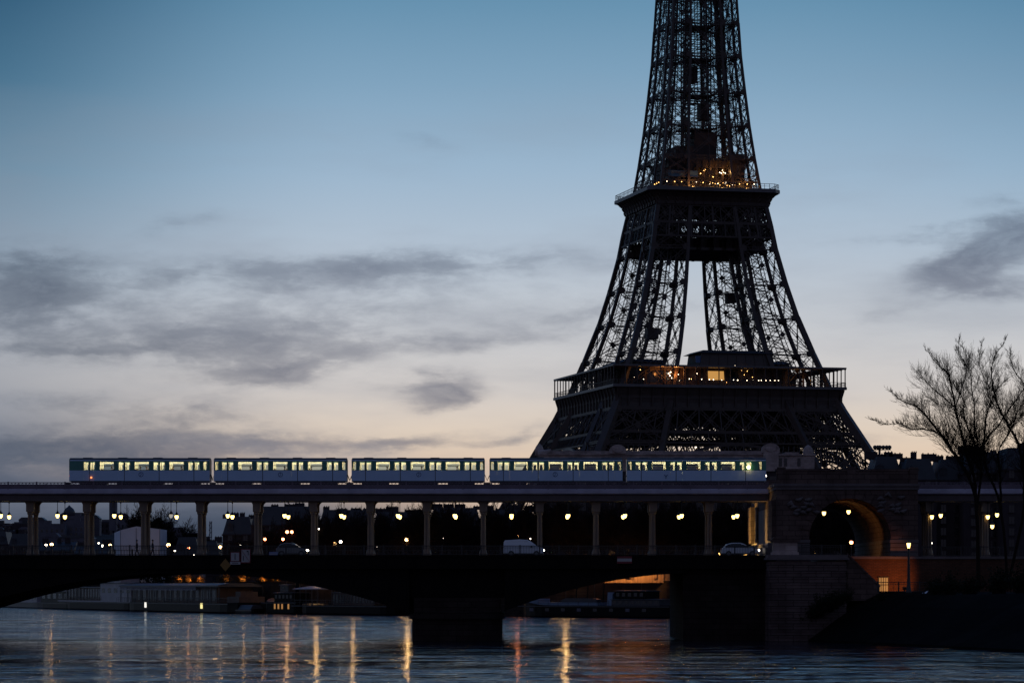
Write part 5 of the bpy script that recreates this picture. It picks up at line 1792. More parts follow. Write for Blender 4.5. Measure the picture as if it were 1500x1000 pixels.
for a, b, z in ((-.46, -.2, 5.3), (-.08, .06, 5.7)):
    m = MB(); m.prism([(-4.4, z), (4.4, z), (4.4, z + .15), (0, z + .7), (-4.4, z + .15)], Lb * a, Lb * b, 'X'); m.build('awning', 'boat_white', o)
    poles(o, Lb * (a + .01), Lb * (b - .01), -4.2, fb, z, 5)
rail(o, -Lb * .48, Lb * .48, -4.3, fb, fb + 1.1)
m = MB(); m.prism([(Lb * .33, fb + 2.6), (Lb * .47, fb + 1.4), (Lb * .47, fb + 1.6), (Lb * .33, fb + 2.9)][::-1], -3, 3); m.build('gangway_roof', 'panel_wood', o)
o, Lb, fb, bm = boat('river_barge', 768, 1004, 'long black river barge with blue-white wheelhouse right of the middle pier', 'boat', 6.5, 2.3, bow_up=.9)
m = MB(); m.box(-Lb * .36, Lb * .02, -2.6, 2.6, fb, fb + .55); m.build('hatch_cover', 'boat_blue', o)
m = MB(); m.box(-Lb * .43, -Lb * .37, -1.6, 1.6, fb + .3, fb + 1.25); m.box(-Lb * .46, -Lb * .455, -.5, .5, fb + .3, fb + 1.5); m.build('windlass', 'boat_blue', o)
m = MB(); m.prism([(-Lb * .22, fb + .55), (-Lb * .01, fb + .55), (Lb * .0, fb + 1.1), (-Lb * .03, fb + 1.35), (-Lb * .2, fb + 1.35), (-Lb * .235, fb + .9)][::-1], -1.6, -.4); m.build('dinghy', 'hull_grey', o)
m = MB(); m.prism([(Lb * .065, fb), (Lb * .095, fb), (Lb * .1, fb + 2.1), (Lb * .11, fb + 2.5), (Lb * .07, fb + 2.5)][::-1], -1.9, 1.9); m.build('wheelhouse_front', 'boat_blue', o)
cabin(o, Lb * .11, Lb * .40, fb, fb + 1.1, 2.7, 'hull_grey', 8, (.3, .8)); cabin(o, Lb * .12, Lb * .3, fb + 1.3, fb + 2.7, 2.2, 'hull_black', 5, (.3, .8))
m = MB()
for t in (-.17, -.1, .0): m.beam((Lb * t, 0, fb), (Lb * (t + .008), 0, fb + 5.2), .16, caps=True)
m.build('mast', 'hull_black', o)
for i in range(8):
    t = -.38 + i * .1
    m = MB(); m.box(Lb * t - .5, Lb * t + .5, -3.31, -3.27, 1.15, 1.75); m.build('porthole', 'window_dark' if i % 3 else 'facade_pale', o)
rail(o, -Lb * .47, Lb * .1, -3.0, fb, fb + .9, 2.4)
# ------------------------------------------------------------------ buildings on the far bank
WIN = {}
def building(name, px0, px1, Y, ytop, label, cat='building', depth=16.0, mt='facade', roof='slate', floors=6, cols=None, roof_h=4.5, chim=3, z0=GZ, lit=(), mansard=True, wmt='window_dark', seed=1):
    rg = random.Random(seed)
    x0, x1 = PX(px0, Y), PX(px1, Y)
    zt = PZ(ytop, Y) - roof_h
    o = thing(name, ((x0 + x1) / 2, Y, z0), label, cat)
    m = MB(); m.box(x0, x1, Y, Y + depth, z0, zt)
    m.box(x0 - .2, x1 + .2, Y - .35, Y + depth + .2, zt - .35, zt)
    fh = (zt - z0) / max(1, floors)
    for f in (1, floors - 1):
        if floors > 2: m.box(x0 - .1, x1 + .1, Y - .3, Y - .002, z0 + f * fh - .12, z0 + f * fh + .12)
    m.build('wall', mt, o, True)
    m = MB()
    ins = 1.6 if mansard else depth / 2 - .3
    a, b = (x0, x1) if mansard else (x0, x1)
    xi = 1.2 if mansard else 0.0
    m.quadbox([(a, Y, zt), (b, Y, zt), (b, Y + depth, zt), (a, Y + depth, zt), (a + xi, Y + ins, zt + roof_h), (b - xi, Y + ins, zt + roof_h), (b - xi, Y + depth - ins, zt + roof_h), (a + xi, Y + depth - ins, zt + roof_h)])
    rf = m.build('roof', roof, o, True)
    for i in range(chim):
        m = MB(); cx = x0 + (x1 - x0) * (i + rg.uniform(.25, .75)) / chim; hh = rg.uniform(.4, 1.6); cw_ = rg.uniform(.6, 1.8)
        m.box(cx - cw_, cx + cw_, Y + depth * .4, Y + depth * .4 + .8, zt + roof_h - .4, zt + roof_h + hh)
        for j in range(3): m.box(cx - cw_ + .2 + j * cw_ * .7, cx - cw_ + .45 + j * cw_ * .7, Y + depth * .4 + .2, Y + depth * .4 + .45, zt + roof_h + hh, zt + roof_h + hh + .22)
        m.build('chimney', mt, rf, True)
    if cols is None: cols = max(2, int((x1 - x0) / 3.2))
    if floors and cols:
        key = (round(fh, 1), wmt)
        pc = (x1 - x0) / cols
        if key not in WIN:
            mm = MB(); mm.box(-.55, .55, -.05, -.004, 0, fh * .62, 0); mm.box(-.68, .68, -.22, -.004, -.14, -.02, 1); mm.box(-.03, .03, -.07, -.052, 0, fh * .62, 1)
            w0 = mm.build('window', [wmt, mt], o)
            WIN[key] = w0.data
            first = w0
        else:
            first = None
        for f in range(floors):
            for c in range(cols):
                if first is not None: wob_ = first; first = None
                else:
                    wob_ = bpy.data.objects.new('window', WIN[key]); COL.objects.link(wob_); wob_.parent = o
                wob_.location = Vector((x0 + pc * (c + .5), Y, z0 + f * fh + fh * .22)) - Vector(o.location)
                if (f, c) in lit:
                    wob_.data = WIN[key].copy(); wob_.data.materials[0] = MATS['window_lit']
    if mansard:
        for c in range(cols):
            if c % 2 == 0 and cols < 12:
                m = MB(); cx = x0 + (x1 - x0) * (c + .5) / cols
                m.box(cx - .7, cx + .7, Y + .25, Y + 1.4, zt + .4, zt + 2.4); m.prism([(cx - .85, zt + 2.4), (cx + .85, zt + 2.4), (cx, zt + 3.1)], Y + .1, Y + 1.6)
                m.build('dormer', 'slate', rf, True)
    return o
building('apartment_building', -40, 12, 1120, 778, 'dark apartment block at the left edge below the viaduct', floors=5, seed=1, mt='facade')
building('apartment_building', 12, 44, 1100, 781, 'dark apartment block with pale shutters left of the second column pair', floors=5, seed=2, mt='facade')
building('house', 56, 108, 1050, 793, 'low dark house behind the two bright lamps on the left', floors=3, seed=3, mansard=False, roof_h=3)
building('house', 108, 158, 1000, 796, 'low dark roofed house left of the white shed', floors=2, seed=4, mansard=False, roof_h=3)
building('apartment_building', 254, 292, 820, 786, 'small pale banded house right of the bare tree by the shed', floors=4, seed=5, mt='facade_pale')
building('apartment_building', 291, 322, 900, 792, 'low dark house in the gap beneath the slim mast', floors=3, seed=6)
building('apartment_building', 326, 371, 800, 756, 'stepped dark apartment house with mansard roof rising behind the signs', floors=6, seed=7, lit=((5, 5),), chim=4)
building('apartment_building', 368, 466, 765, 741, 'tall dark apartment block behind the silver car', floors=7, seed=8, chim=5, lit=((4, 0), (4, 2), (4, 4)))
for i, (a, b, yt, s_) in enumerate(((466, 545, 746, 9), (545, 628, 749, 10), (628, 705, 743, 11), (705, 786, 746, 12))):
    building('apartment_building', a, b, 760 + 9 * i, yt, f'dark apartment block behind the quay trees, {ORD[i]} of four left of the long stone building', floors=7, seed=s_, chim=4)
building('apartment_building', 1196, 1282, 690, 692, 'dark block seen through the stone archway', floors=8, seed=13)
building('apartment_building', 1278, 1322, 680, 668, 'dark roofs with gable and chimney between tower foot and big tree', floors=9, seed=14, chim=4)
building('apartment_building', 1322, 1372, 672, 671, 'dark roof with broad chimney stacks left of the big tree trunks', floors=9, seed=15, chim=3)
building('apartment_building', 1372, 1412, 676, 672, 'dark flat roofed block behind the big tree trunks', floors=9, seed=16, chim=2)
building('apartment_building', 1412, 1470, 668, 661, 'tall dark block rising behind the right half of the big tree', floors=10, seed=17, chim=3)
building('apartment_building', 1470, 1780, 660, 655, 'tallest dark block at the right edge of the photo', floors=10, seed=18, chim=3)
# roof frame silhouette beside the tower foot
rfm = thing('roof_frame', P(1291, 668, 690), 'thin T shaped roof frame with small pots right of the tower foot', 'antenna')
m = MB(); s_ = 690 / F
m.box(-4 * s_, -1 * s_, 0, .5, -3, 12 * s_); m.box(-16 * s_, 14 * s_, 0, .4, 9 * s_, 10.3 * s_); m.build('mast', 'black_metal', rfm)
m = MB()
for q_ in (-9, -5, -2, 3, 8, 12): m.lathe([(.2, 0), (.5, .3), (.45, .7), (.1, .9)], (q_ * s_, .2, 10.3 * s_), 8)
m.build('pots', 'black_metal', rfm)

# long pale stone building behind the train's front half
sb = thing('stone_building', (PX(985, 700), 700, GZ), 'long pale stone building with scrolled parapet showing above the train', 'building')
Y = 700.0; X_ = lambda p: PX(p, Y); Z_ = lambda y: PZ(y, Y)
m = MB(); m.box(X_(786), X_(1122), Y, Y + 18, GZ, Z_(690)); m.box(X_(1122), X_(1193), Y - .5, Y + 18, GZ, Z_(688)); m.build('wall', 'facade', sb, True)
m = MB()
m.box(X_(795), X_(1122), Y + .4, Y + 17, Z_(690), Z_(666)); m.box(X_(1122), X_(1193), Y - .3, Y + 17, Z_(688), Z_(667))
m.box(X_(1118), X_(1140), Y - .9, Y + 16, Z_(690), Z_(662))
m.build('attic', 'stone_pale', sb, True)
m = MB()
m.box(X_(790), X_(1125), Y + .1, Y + 17.4, Z_(666), Z_(664)); m.box(X_(1120), X_(1195), Y - .7, Y + 17.4, Z_(667), Z_(664.8)); m.box(X_(1122), X_(1196), Y - 1.0, Y - .002, Z_(690), Z_(686.5))
m.box(X_(800), X_(1120), Y + 2, Y + 16, Z_(664), Z_(659.5)); m.box(X_(1150), X_(1170), Y, Y + 16, Z_(664.8), Z_(662))
for q_ in range(808, 1116, 26): m.box(X_(q_), X_(q_ + 7), Y + .2, Y + 1.0, Z_(664), Z_(662))
m.build('parapet', 'stone_pale', sb, True)
def scroll(px, yb, w_, h_, name='scroll_finial', mt='stone_pale'):
    m = MB(); x = X_(px); zb = Z_(yb); s = Y / F
    pts = [(x - w_ * s, zb)] + [(x + w_ * s * math.cos(math.pi * (1 - i / 12)), zb + h_ * s * (.35 + .65 * math.sin(math.pi * i / 12))) for i in range(13)] + [(x + w_ * s, zb)]
    m.prism(pts[::-1], Y - .4, Y + 2.0)
    pts2 = [(x + w_ * .62 * s * math.cos(2 * math.pi * i / 14), zb + h_ * s * .5 + w_ * .42 * s * math.sin(2 * math.pi * i / 14)) for i in range(14)]
    m.prism(pts2[::-1], Y - .75, Y - .4)
    m.build(name, mt, sb, True)
scroll(905, 664, 12, 13); scroll(1129, 663, 13, 14)
m = MB()
for q_, yb, r_ in ((790, 664, 6), (1185, 666, 7)):
    m.lathe([(r_ * .9 * Y / F, -3 * Y / F), (r_ * Y / F, 0), (r_ * 1.15 * Y / F, 5 * Y / F), (r_ * .9 * Y / F, 10 * Y / F), (r_ * .5 * Y / F, 13.5 * Y / F), (.1, 15 * Y / F)], (X_(q_), Y + 2, Z_(yb)), 12)
    m.build('urn_finial', 'stone_pale', sb, True, smooth=True); m = MB()
m.tube([(X_(788), Y + 1, Z_(665)), (X_(800), Y + 1, Z_(664)), (X_(808), Y + 1, Z_(660))], [1.0, .9, .5], 8); m.build('carved_scroll', 'stone_pale', sb, True)
for q_ in (1143, 1150.5, 1170):
    m = MB(); m.box(X_(q_) - .35, X_(q_) + .35, Y - .36, Y - .305, Z_(683), Z_(671)); m.build('window', 'window_dark', sb, True)
for f in range(5):
    for c in range(18):
        x = X_(800) + (X_(1185) - X_(800)) * (c + .5) / 18; z = GZ + 1.5 + f * 4.9
        m = MB(); m.box(x - .7, x + .7, Y - .56, Y - .504, z, z + 2.8); m.build('window', 'window_dark', sb, True)

# hill houses on the left, distance haze painted as pale bluish walls
rg = random.Random(21)
hh_n = 0
hspots = []
for i in range(46):
    px = rg.uniform(-25, 262); Y_ = rg.choice([1450, 1600, 1720, 1840, 1960, 2080, 2200, 2300]) + rg.uniform(-40, 40)
    hspots.append((Y_, px))
hspots.sort(key=lambda t: t[1])
for i, (Y_, px) in enumerate(hspots):
    z = hill_z(px, Y_) - 1.0
    w_ = rg.uniform(9, 24); d_ = rg.uniform(9, 14); h_ = rg.uniform(6, 13) if Y_ > 2150 else rg.uniform(6, 11)
    x = PX(px, Y_)
    o = thing('hill_house', (x, Y_, z), f'{ORD[min(i, 39)] if i < 40 else "far right " + ORD[i - 40]} of the pale hill houses counted from the left', 'house', 'houses on the far hill')
    m = MB(); m.box(-w_ / 2, w_ / 2, 0, d_, -3, h_)
    for q_ in range(int(w_ / 3)):
        for f in range(int(h_ / 3.2)):
            m.box(-w_ / 2 + 1 + q_ * 3, -w_ / 2 + 2.2 + q_ * 3, -.06, -.004, 1 + f * 3.2, 2.8 + f * 3.2, 1)
    m.build('wall', [rg.choice(['facade_pale', 'facade_pale', 'facade']), 'window_dark'], o)
    m = MB()
    rh = rg.uniform(1.0, 3.2)
    if rg.random() < .5: m.prism([(-w_ / 2 - .4, h_), (w_ / 2 + .4, h_), (w_ / 2 - 2, h_ + rh), (-w_ / 2 + 2, h_ + rh)][::-1], -.3, d_ + .3)
    else: m.box(-w_ / 2, w_ / 2, 0, d_, h_, h_ + .6); m.box(-2, 1.5, 3, 6, h_ + .6, h_ + 2.6)
    m.build('roof', rg.choice(['zinc', 'slate', 'facade_pale']), o)
ct = thing('church_tower', (PX(165.3, 1900), 1900, 46), 'slim square church tower rising above the far hill', 'tower')
x = PX(165.3, 1900)
m = MB(); m.box(x - 2.2, x + 2.2, 1900, 1904.4, 40, 59); m.box(x - 2.5, x + 2.5, 1899.7, 1904.7, 59, 59.6); m.box(x - 1.9, x + 1.9, 1900.3, 1904.1, 59.6, 62); m.build('shaft', 'facade_pale', ct, True)
m = MB(); m.quadbox([(x - 2.2, 1900, 62), (x + 2.2, 1900, 62), (x + 2.2, 1904.4, 62), (x - 2.2, 1904.4, 62), (x - .2, 1902, 66), (x + .2, 1902, 66), (x + .2, 1902.4, 66), (x - .2, 1902.4, 66)]); m.build('spire', 'slate', ct, True)
m = MB(); m.box(x - .5, x + .5, 1899.9, 1899.99, 54, 57.5); m.build('belfry_opening', 'window_dark', ct, True)
dm = thing('water_tower', (PX(101.5, 2250), 2250, 50), 'small domed tower on the hill crest behind the hanging lamps', 'tower')
m = MB(); m.lathe([(4.2, -6), (4.2, 7), (4.6, 7.2), (4.6, 8)], (0, 0, 0), 14); m.build('drum', 'facade_pale', dm)
m = MB(); m.lathe([(4.4, 8), (4.1, 10), (3.0, 12), (1.2, 13.3), (.3, 14.5)], (0, 0, 0), 14); m.build('dome', 'zinc', dm, smooth=True)
ms = thing('radio_mast', (PX(308.3, 1500), 1500, GZ), 'very slim pale lattice mast in the gap left of the stepped block', 'mast')
m = MB(); zt = PZ(763, 1500)
for a in range(3):
    t = a * 2.1
    m.beam((PX(308.3, 1500) + .8 * math.cos(t), 1500 + .8 * math.sin(t), GZ), (PX(308.3, 1500) + .5 * math.cos(t), 1500 + .5 * math.sin(t), zt), .4)
for i in range(14):
    z = GZ + (zt - GZ) * i / 14; m.beam((PX(308.3, 1500) - .8, 1500, z), (PX(308.3, 1500) + .8, 1500, z + 2), .25)
m.build('lattice', 'facade_pale', ms, True)

# white sheeted shed
Y = 795.0
sh = thing('white_shed', (PX(197, Y), Y, GZ), 'tall white sheeted shed with low gable, lamp-lit on its left face', 'shed')
X_ = lambda p: PX(p, Y); zt = lambda y: PZ(y, Y)
m = MB()
xl, xm, xr, xe = X_(159.5), X_(176.5), X_(199.5), X_(234)
xl2 = xl
z0, zl, zp, ze = GZ, zt(779), zt(770.5), zt(774.5)
m.face([(xm, Y, z0), (xr, Y, z0), (xr, Y, zp), (xm, Y, zt(776))])
m.face([(xr, Y, z0), (xe, Y, z0), (xe, Y, ze), (xr, Y, zp)])
m.face([(xl, Y + 11, z0), (xm, Y, z0), (xm, Y, zt(776)), (xl, Y + 11, zl)])
m.face([(xe, Y, z0), (xe + .5, Y + 12, z0), (xe + .5, Y + 12, ze), (xe, Y, ze)])
m.face([(xe + .5, Y + 12, z0), (xl, Y + 11, z0), (xl, Y + 11, zl), (xe + .5, Y + 12, ze)])
m.build('sheeting', 'canvas', sh, True)
m = MB(); m.face([(xm, Y, zt(776) + .01), (xr, Y, zp + .01), (xr, Y + 12, zp + .01), (xl, Y + 11, zl + .01)]); m.face([(xr, Y, zp + .01), (xe, Y, ze + .01), (xe + .5, Y + 12, ze + .01), (xr, Y + 12, zp + .01)])
m.build('roof', 'canvas', sh, True)
m = MB()
for px in (176.5, 199.5, 216, 234): m.beam((X_(px), Y - .06, z0), (X_(px), Y - .06, zt(776 if px < 180 else 773)), .1)
m.build('seam', 'facade_pale', sh, True)

# small stone kiosk and lit quay sheds seen under the right arch
hs = thing('timber_hoarding', (PX(900, 604), 604, 7.6), 'long timber hoarding lit orange on the quay under the right arch', 'hoarding')
Y = 606.0; X_ = lambda p: PX(p, Y)
m = MB()
q_ = 838.0; rg = random.Random(3)
while q_ < 1012:
    w_ = rg.uniform(2.0, 6.5); dz_ = rg.uniform(-.15, .25)
    m.box(X_(q_), X_(q_ + w_ - .25), Y + rg.uniform(-.12, .12), Y + .3, 6.6, 9.6 + dz_)
    q_ += w_
m.build('boards', 'panel_wood', hs, True)
for a, b in ((884, 890), (916, 926), (957, 962), (975, 990)):
    m = MB(); m.box(X_(a), X_(b), Y - .3, Y - .22, 7.5, 9.0); m.build('panel', rg.choice(['facade_pale', 'panel_wood', 'boat_white']), hs, True)
for i, (px, y_, z_, e_) in enumerate(((878, 603.0, 9.9, 900), (915, 603.0, 10.0, 1600), (948, 603.0, 10.0, 1300), (985, 603.0, 10.0, 1900))):  # unseen floodlights added behind the bridge arch to light the boards
    flood((PX(px, y_), y_, z_), (0, 1, -.55), e_, f'{ORD[i]} added light from the left to brighten the timber hoarding', (1.0, .5, .16), 120)
# ------------------------------------------------------------------ street lamps along the far quay
def street_lamp(px, py, Y, kind, label, big=1.0, zb=GZ, e=0.0, bright=False):
    p = P(px, py, Y)
    zb = min(zb, p.z - 1.5)
    o = thing('street_lamp', (p.x, Y, zb), label, 'street lamp', 'street lamps on the far quay')
    h = p.z - zb
    m = MB(); m.tube([(0, 0, 0), (0, 0, .8), (0, 0, h - .1)], [.12, .07, .045], 6); m.lathe([(.3, h + .22 * big), (.2, h + .34 * big), (.05, h + .45 * big)], n=8); m.build('pole', 'black_metal', o)
    m = MB(); r_ = .27 * big
    m.lathe([(.05, -r_), (r_ * .8, -r_ * .6), (r_, 0), (r_ * .8, r_ * .6), (.05, r_)], (0, 0, h), 8)
    m.build('lamp_head', {'w': 'white_point', 's': 'sodium_bright' if bright else 'sodium', 'r': 'red_point'}[kind], o, smooth=True)
    if e:
        lamp_light('lamp_light', (p.x, Y, p.z - .5 * big), e, {'w': (1, .85, .65), 's': (1, .52, .18), 'r': (1, .3, .1)}[kind], o, .3)
    return o
SL = [(67.5, 798, 'w', 1.2), (75.6, 797, 's', 1.6), (144.5, 795, 'w', .7), (150, 799, 'w', 1.0), (161.3, 798, 's', 1.2), (175.5, 799, 'w', .8), (246.7, 798, 's', 1.6), (256, 806, 'w', .8), (276.3, 802, 'r', 1.0),
      (284, 813, 'w', .7), (322.8, 800.5, 's', 1.5), (352.3, 798, 'w', .9), (388.3, 789.2, 'r', 1.2), (414.5, 789.2, 'r', 1.1), (420.6, 778.6, 'r', 1.2), (427.6, 778.6, 'r', 1.2), (467, 774.2, 'w', .6), (490.7, 796, 's', 1.3), (499, 793, 'w', 1.1),
      (529, 801, 'w', .8), (552.5, 799, 'w', .9), (595.8, 790, 's', 1.4), (650, 787, 'w', .9), (669.3, 787, 's', 1.6), (728, 790.5, 'w', .7), (760, 784, 's', 1.5), (777.5, 788.5, 'w', .7), (831, 776, 'w', .7), (867.5, 782, 's', 1.2), (947.5, 770, 'w', .6),
      (1002, 779, 's', 1.4), (1247, 794, 'r', 1.1), (1364, 795, 'w', .7)]  # the reddish one in the archway stands in for car lights
for i, (px, py, kd, bg_) in enumerate(SL):
    colw = {'w': 'white', 's': 'orange', 'r': 'reddish'}[kd]
    Yq = quay_y(px) + 22 + (i * 7) % 18
    if px > 1100: Yq = 560
    street_lamp(px, py, Yq, kd, f'{ORD[i]} small far-bank lamp from the left, {colw} light', bg_ * 1.1, e=(70 if kd == 's' else (40 if kd == 'r' else 20)) * bg_)
# taller quayside lamps whose light falls on the wall and the river
QL = [(420, 's', 1.2), (463, 's', 1.8), (517, 's', 1.5), (597, 's', 2.3), (758, 'r', 1.4), (829, 's', 2.3), (871, 'r', 1.3), (275, 's', .6), (290, 's', .6), (357, 's', .7), (385, 's', .7), (940, 'r', .7), (985, 's', .7)]
QL.sort()
for i, (px, kd, bg_) in enumerate(QL):
    Yq = quay_y(px) + 11.5
    street_lamp(px, 829 + (i % 3), Yq, kd, f'{ORD[i]} quayside lamp from the left behind the bridge deck', 1.3 * bg_, zb=2.3, bright=px in (420, 463, 517, 597, 829), e=(90 if px in (420, 463, 517, 597, 758, 829, 871) else 45) * bg_ * (.5 if kd == 'r' else 1))
# near street lamp on the island
p = P(1331, 798, 322)
sl = thing('street_lamp', (p.x, 322, 5.2), 'lantern street lamp on a tall post before the orange wall', 'street lamp')
h = p.z - 5.2
m = MB(); m.tube([(0, 0, 0), (0, 0, .5), (0, 0, 1.1), (0, 0, h - .3)], [.3, .22, .16, .10], 10); m.build('post', 'black_metal', sl)
m = MB(); m.lathe([(.12, -.3), (.2, .2), (.02, .28)], (0, 0, h), 6); m.build('lantern', 'lamp_glow', sl)
m = MB(); m.lathe([(.26, .21), (.18, .34), (.05, .42), (.05, .5)], (0, 0, h), 6); m.build('cap', 'black_metal', sl)
# ------------------------------------------------------------------ bare winter trees
def rot_about(v, ax, a):
    return Matrix.Rotation(a, 3, ax) @ v
def grow(tr, cr, p, d, ln, r, lev, rg, spec):
    """recursive limb: tr collects thick wood, cr the fine twigs"""
    nseg = 3 if lev < 2 else 2
    pts = [p.copy()]; dd = d.copy()
    for i in range(nseg):
        dd = (dd + Vector((rg.uniform(-1, 1), rg.uniform(-1, 1), rg.uniform(-.6, 1) + spec['up'])) * spec['wig']).normalized()
        pts.append(pts[-1] + dd * (ln / nseg))
    rr = [max(spec['rmin'], r * (1 - .55 * i / nseg)) for i in range(nseg + 1)]
    (tr if lev < spec['split'] else cr).tube(pts, rr, 5 if lev < 2 else 3, caps=False)
    if lev >= spec['levels']: return
    n_ = spec['kids'][min(lev, len(spec['kids']) - 1)]
    for i in range(n_):
        t = .30 + .70 * (i + rg.uniform(.2, .8)) / n_
        f = min(t * nseg, nseg - 1e-3); j = int(f); q = pts[j] + (pts[j + 1] - pts[j]) * (f - j)
        base = (pts[j + 1] - pts[j]).normalized()
        ax = base.cross(Vector((rg.uniform(-1, 1), rg.uniform(-1, 1), rg.uniform(-1, 1)))).normalized()
        ang = R(rg.uniform(*spec['ang']))
        nd = rot_about(base, ax, ang)
        if nd.z < -.25: nd.z = -nd.z * .5; nd.normalize()
        grow(tr, cr, q, nd, ln * rg.uniform(*spec['len']) * (1.05 - .35 * t), max(spec['rmin'], r * .55), lev + 1, rg, spec)
    grow(tr, cr, pts[-1], dd, ln * .62, max(spec['rmin'], r * .45), lev + 1, rg, spec)
def bare_tree_meshes(seed, h=17.0, kids=None, rmin=.032):
    rg = random.Random(seed)
    tr, cr = MB(), MB()
    tt = Vector((rg.uniform(-.3, .3), rg.uniform(-.3, .3), h * .24))
    tr.tube([(0, 0, 0), tt * .5, tt], [.42 * h / 17, .32 * h / 17, .28 * h / 17], 7)
    spec = dict(up=.30, wig=.24, rmin=rmin, split=2, levels=4, kids=kids or [6, 6, 5, 4], ang=(28, 62), len=(.5, .78))
    for i in range(6):
        a = i * 1.047 + rg.uniform(-.4, .4)
        el = rg.uniform(.75, 1.45) if i else 1.5
        d = Vector((math.cos(a) * math.cos(el), math.sin(a) * math.cos(el), math.sin(el)))
        grow(tr, cr, tt - Vector((0, 0, rg.uniform(0, h * .07))), d, h * rg.uniform(.30, .38), .2 * h / 17, 0, rg, spec)
    return tr, cr
TREEV = []
def bare_tree(px, Y, label, scale, v_, group='bare trees along the far quay', z=GZ):
    if len(TREEV) <= v_:
        tr, cr = bare_tree_meshes(100 + v_)
        o = thing('bare_tree', (0, 0, 0), label, 'tree', group)
        tr.build('trunk', 'bark', o); cr.build('crown', 'bark', o)
        TREEV.append(o)
    else:
        o = copy_tree(TREEV[v_]); o['label'] = label; o['group'] = group
    o.location = (PX(px, Y), Y, z); o.scale = (scale * 1.0, scale, scale)
    o.rotation_euler = (0, 0, (px * 1.7) % 6.28)
    return o
rg = random.Random(31)
FT = [(207, 1.3, 56), (238, 1.22, 62), (264, .98, 66), (352, .70, 10), (398, .86, 20), (432, 1.0, 26), (470, 1.02, 12), (505, 1.05, 24), (536, .98, 10), (572, 1.06, 25), (604, 1.0, 12), (640, 1.1, 24), (676, 1.0, 9), (712, 1.08, 25), (742, 1.0, 12), (776, 1.05, 22), (808, 1.1, 14),
      (842, 1.0, 10), (876, 1.08, 24), (908, 1.0, 14), (944, 1.05, 9), (978, 1.02, 23), (1012, 1.06, 12), (1048, 1.0, 22), (1082, 1.05, 10), (1206, 1.0, 16), (1240, 1.05, 10), (1272, 1.0, 20)]
for i, (px, s_, off) in enumerate(FT):
    lab = ('bare tree behind the white shed, left of three' if i == 0 else 'bare tree behind the white shed, tallest middle one' if i == 1 else 'bare tree behind the white shed, thin right one' if i == 2 else
           f'{ORD[i - 3]} bare quay tree from the left between the signs and the stone arch' if px < 1100 else f'{ORD[i - 25]} bare tree seen through the stone archway')
    bare_tree(px, quay_y(px) + 16 + off, lab, s_, i % 5, 'bare trees along the far quay')

# big bare trees on the island, right edge: leaders follow the photographed limbs
def big_tree(leaders, base_px, Y, label, seed, zb=5.2):
    rg = random.Random(seed)
    tr, cr = MB(), MB()
    base = P(base_px, 866, Y); base.z = zb
    o = thing('bare_tree', base, label, 'tree')
    conv = lambda q: (1250 + q[0] / 4.348, 470 + q[1] / 4.348)
    spec = dict(up=.34, wig=.26, rmin=.0075, split=1, levels=2, kids=[4, 3], ang=(22, 50), len=(.45, .75))
    for li, (pts2, r0, dep) in enumerate(leaders):
        pts = []
        n_ = len(pts2)
        for i, q in enumerate(pts2):
            px, py = conv(q)
            yy = Y + dep * (i / max(1, n_ - 1)) + rg.uniform(-.3, .3)
            pts.append(P(px, py, yy))
        # smooth subdivision
        fine = []
        for i in range(len(pts) - 1):
            p0 = pts[max(i - 1, 0)]; p1 = pts[i]; p2 = pts[i + 1]; p3 = pts[min(i + 2, len(pts) - 1)]
            for s in range(4):
                t = s / 4
                fine.append(.5 * ((2 * p1) + (p2 - p0) * t + (2 * p0 - 5 * p1 + 4 * p2 - p3) * t * t + (3 * p1 - p0 - 3 * p2 + p3) * t ** 3) + Vector((rg.uniform(-.05, .05), 0, rg.uniform(-.05, .05))))
        fine.append(pts[-1])
        N = len(fine)
        rad = [max(.016, r0 * .68 * (1 - .88 * i / (N - 1))) for i in range(N)]
        tr.tube(fine, rad, 6, caps=False)
        # side shoots
        for i in range(1, N):
            seg = fine[i] - fine[i - 1]
            if seg.length < 1e-4: continue
            if fine[i].z < 15.5: continue
            for q in range(4 if fine[i].z < 24 else 3):
                d = seg.normalized()
                ax = d.cross(Vector((rg.uniform(-.4, .4), rg.uniform(-1, 1), rg.uniform(-.4, .4)))).normalized()
                nd = rot_about(d, ax, R(rg.uniform(25, 65)))
                ln = rg.uniform(1.0, 2.7) * (1.12 - .70 * i / N)
                fx = 750 + F * fine[i].x / fine[i].y; fy = HOR - F * (fine[i].z - EYE) / fine[i].y
                ln *= max(.3, min(1, (fx - 1288) / 70)) * max(.35, min(1, (fy - 492) / 60))
                grow(tr, cr, fine[i - 1] + seg * rg.random(), nd, ln, max(.011, min(.03, rad[i] * .3)), 0, rg, spec)
        grow(tr, cr, fine[-1], (fine[-1] - fine[-2]).normalized(), .45, .014, 0, rg, spec)
    tr.build('trunk', 'bark', o, True)
    cr.build('crown', 'bark', o, True)
    return o
Rt = (800, 1700)
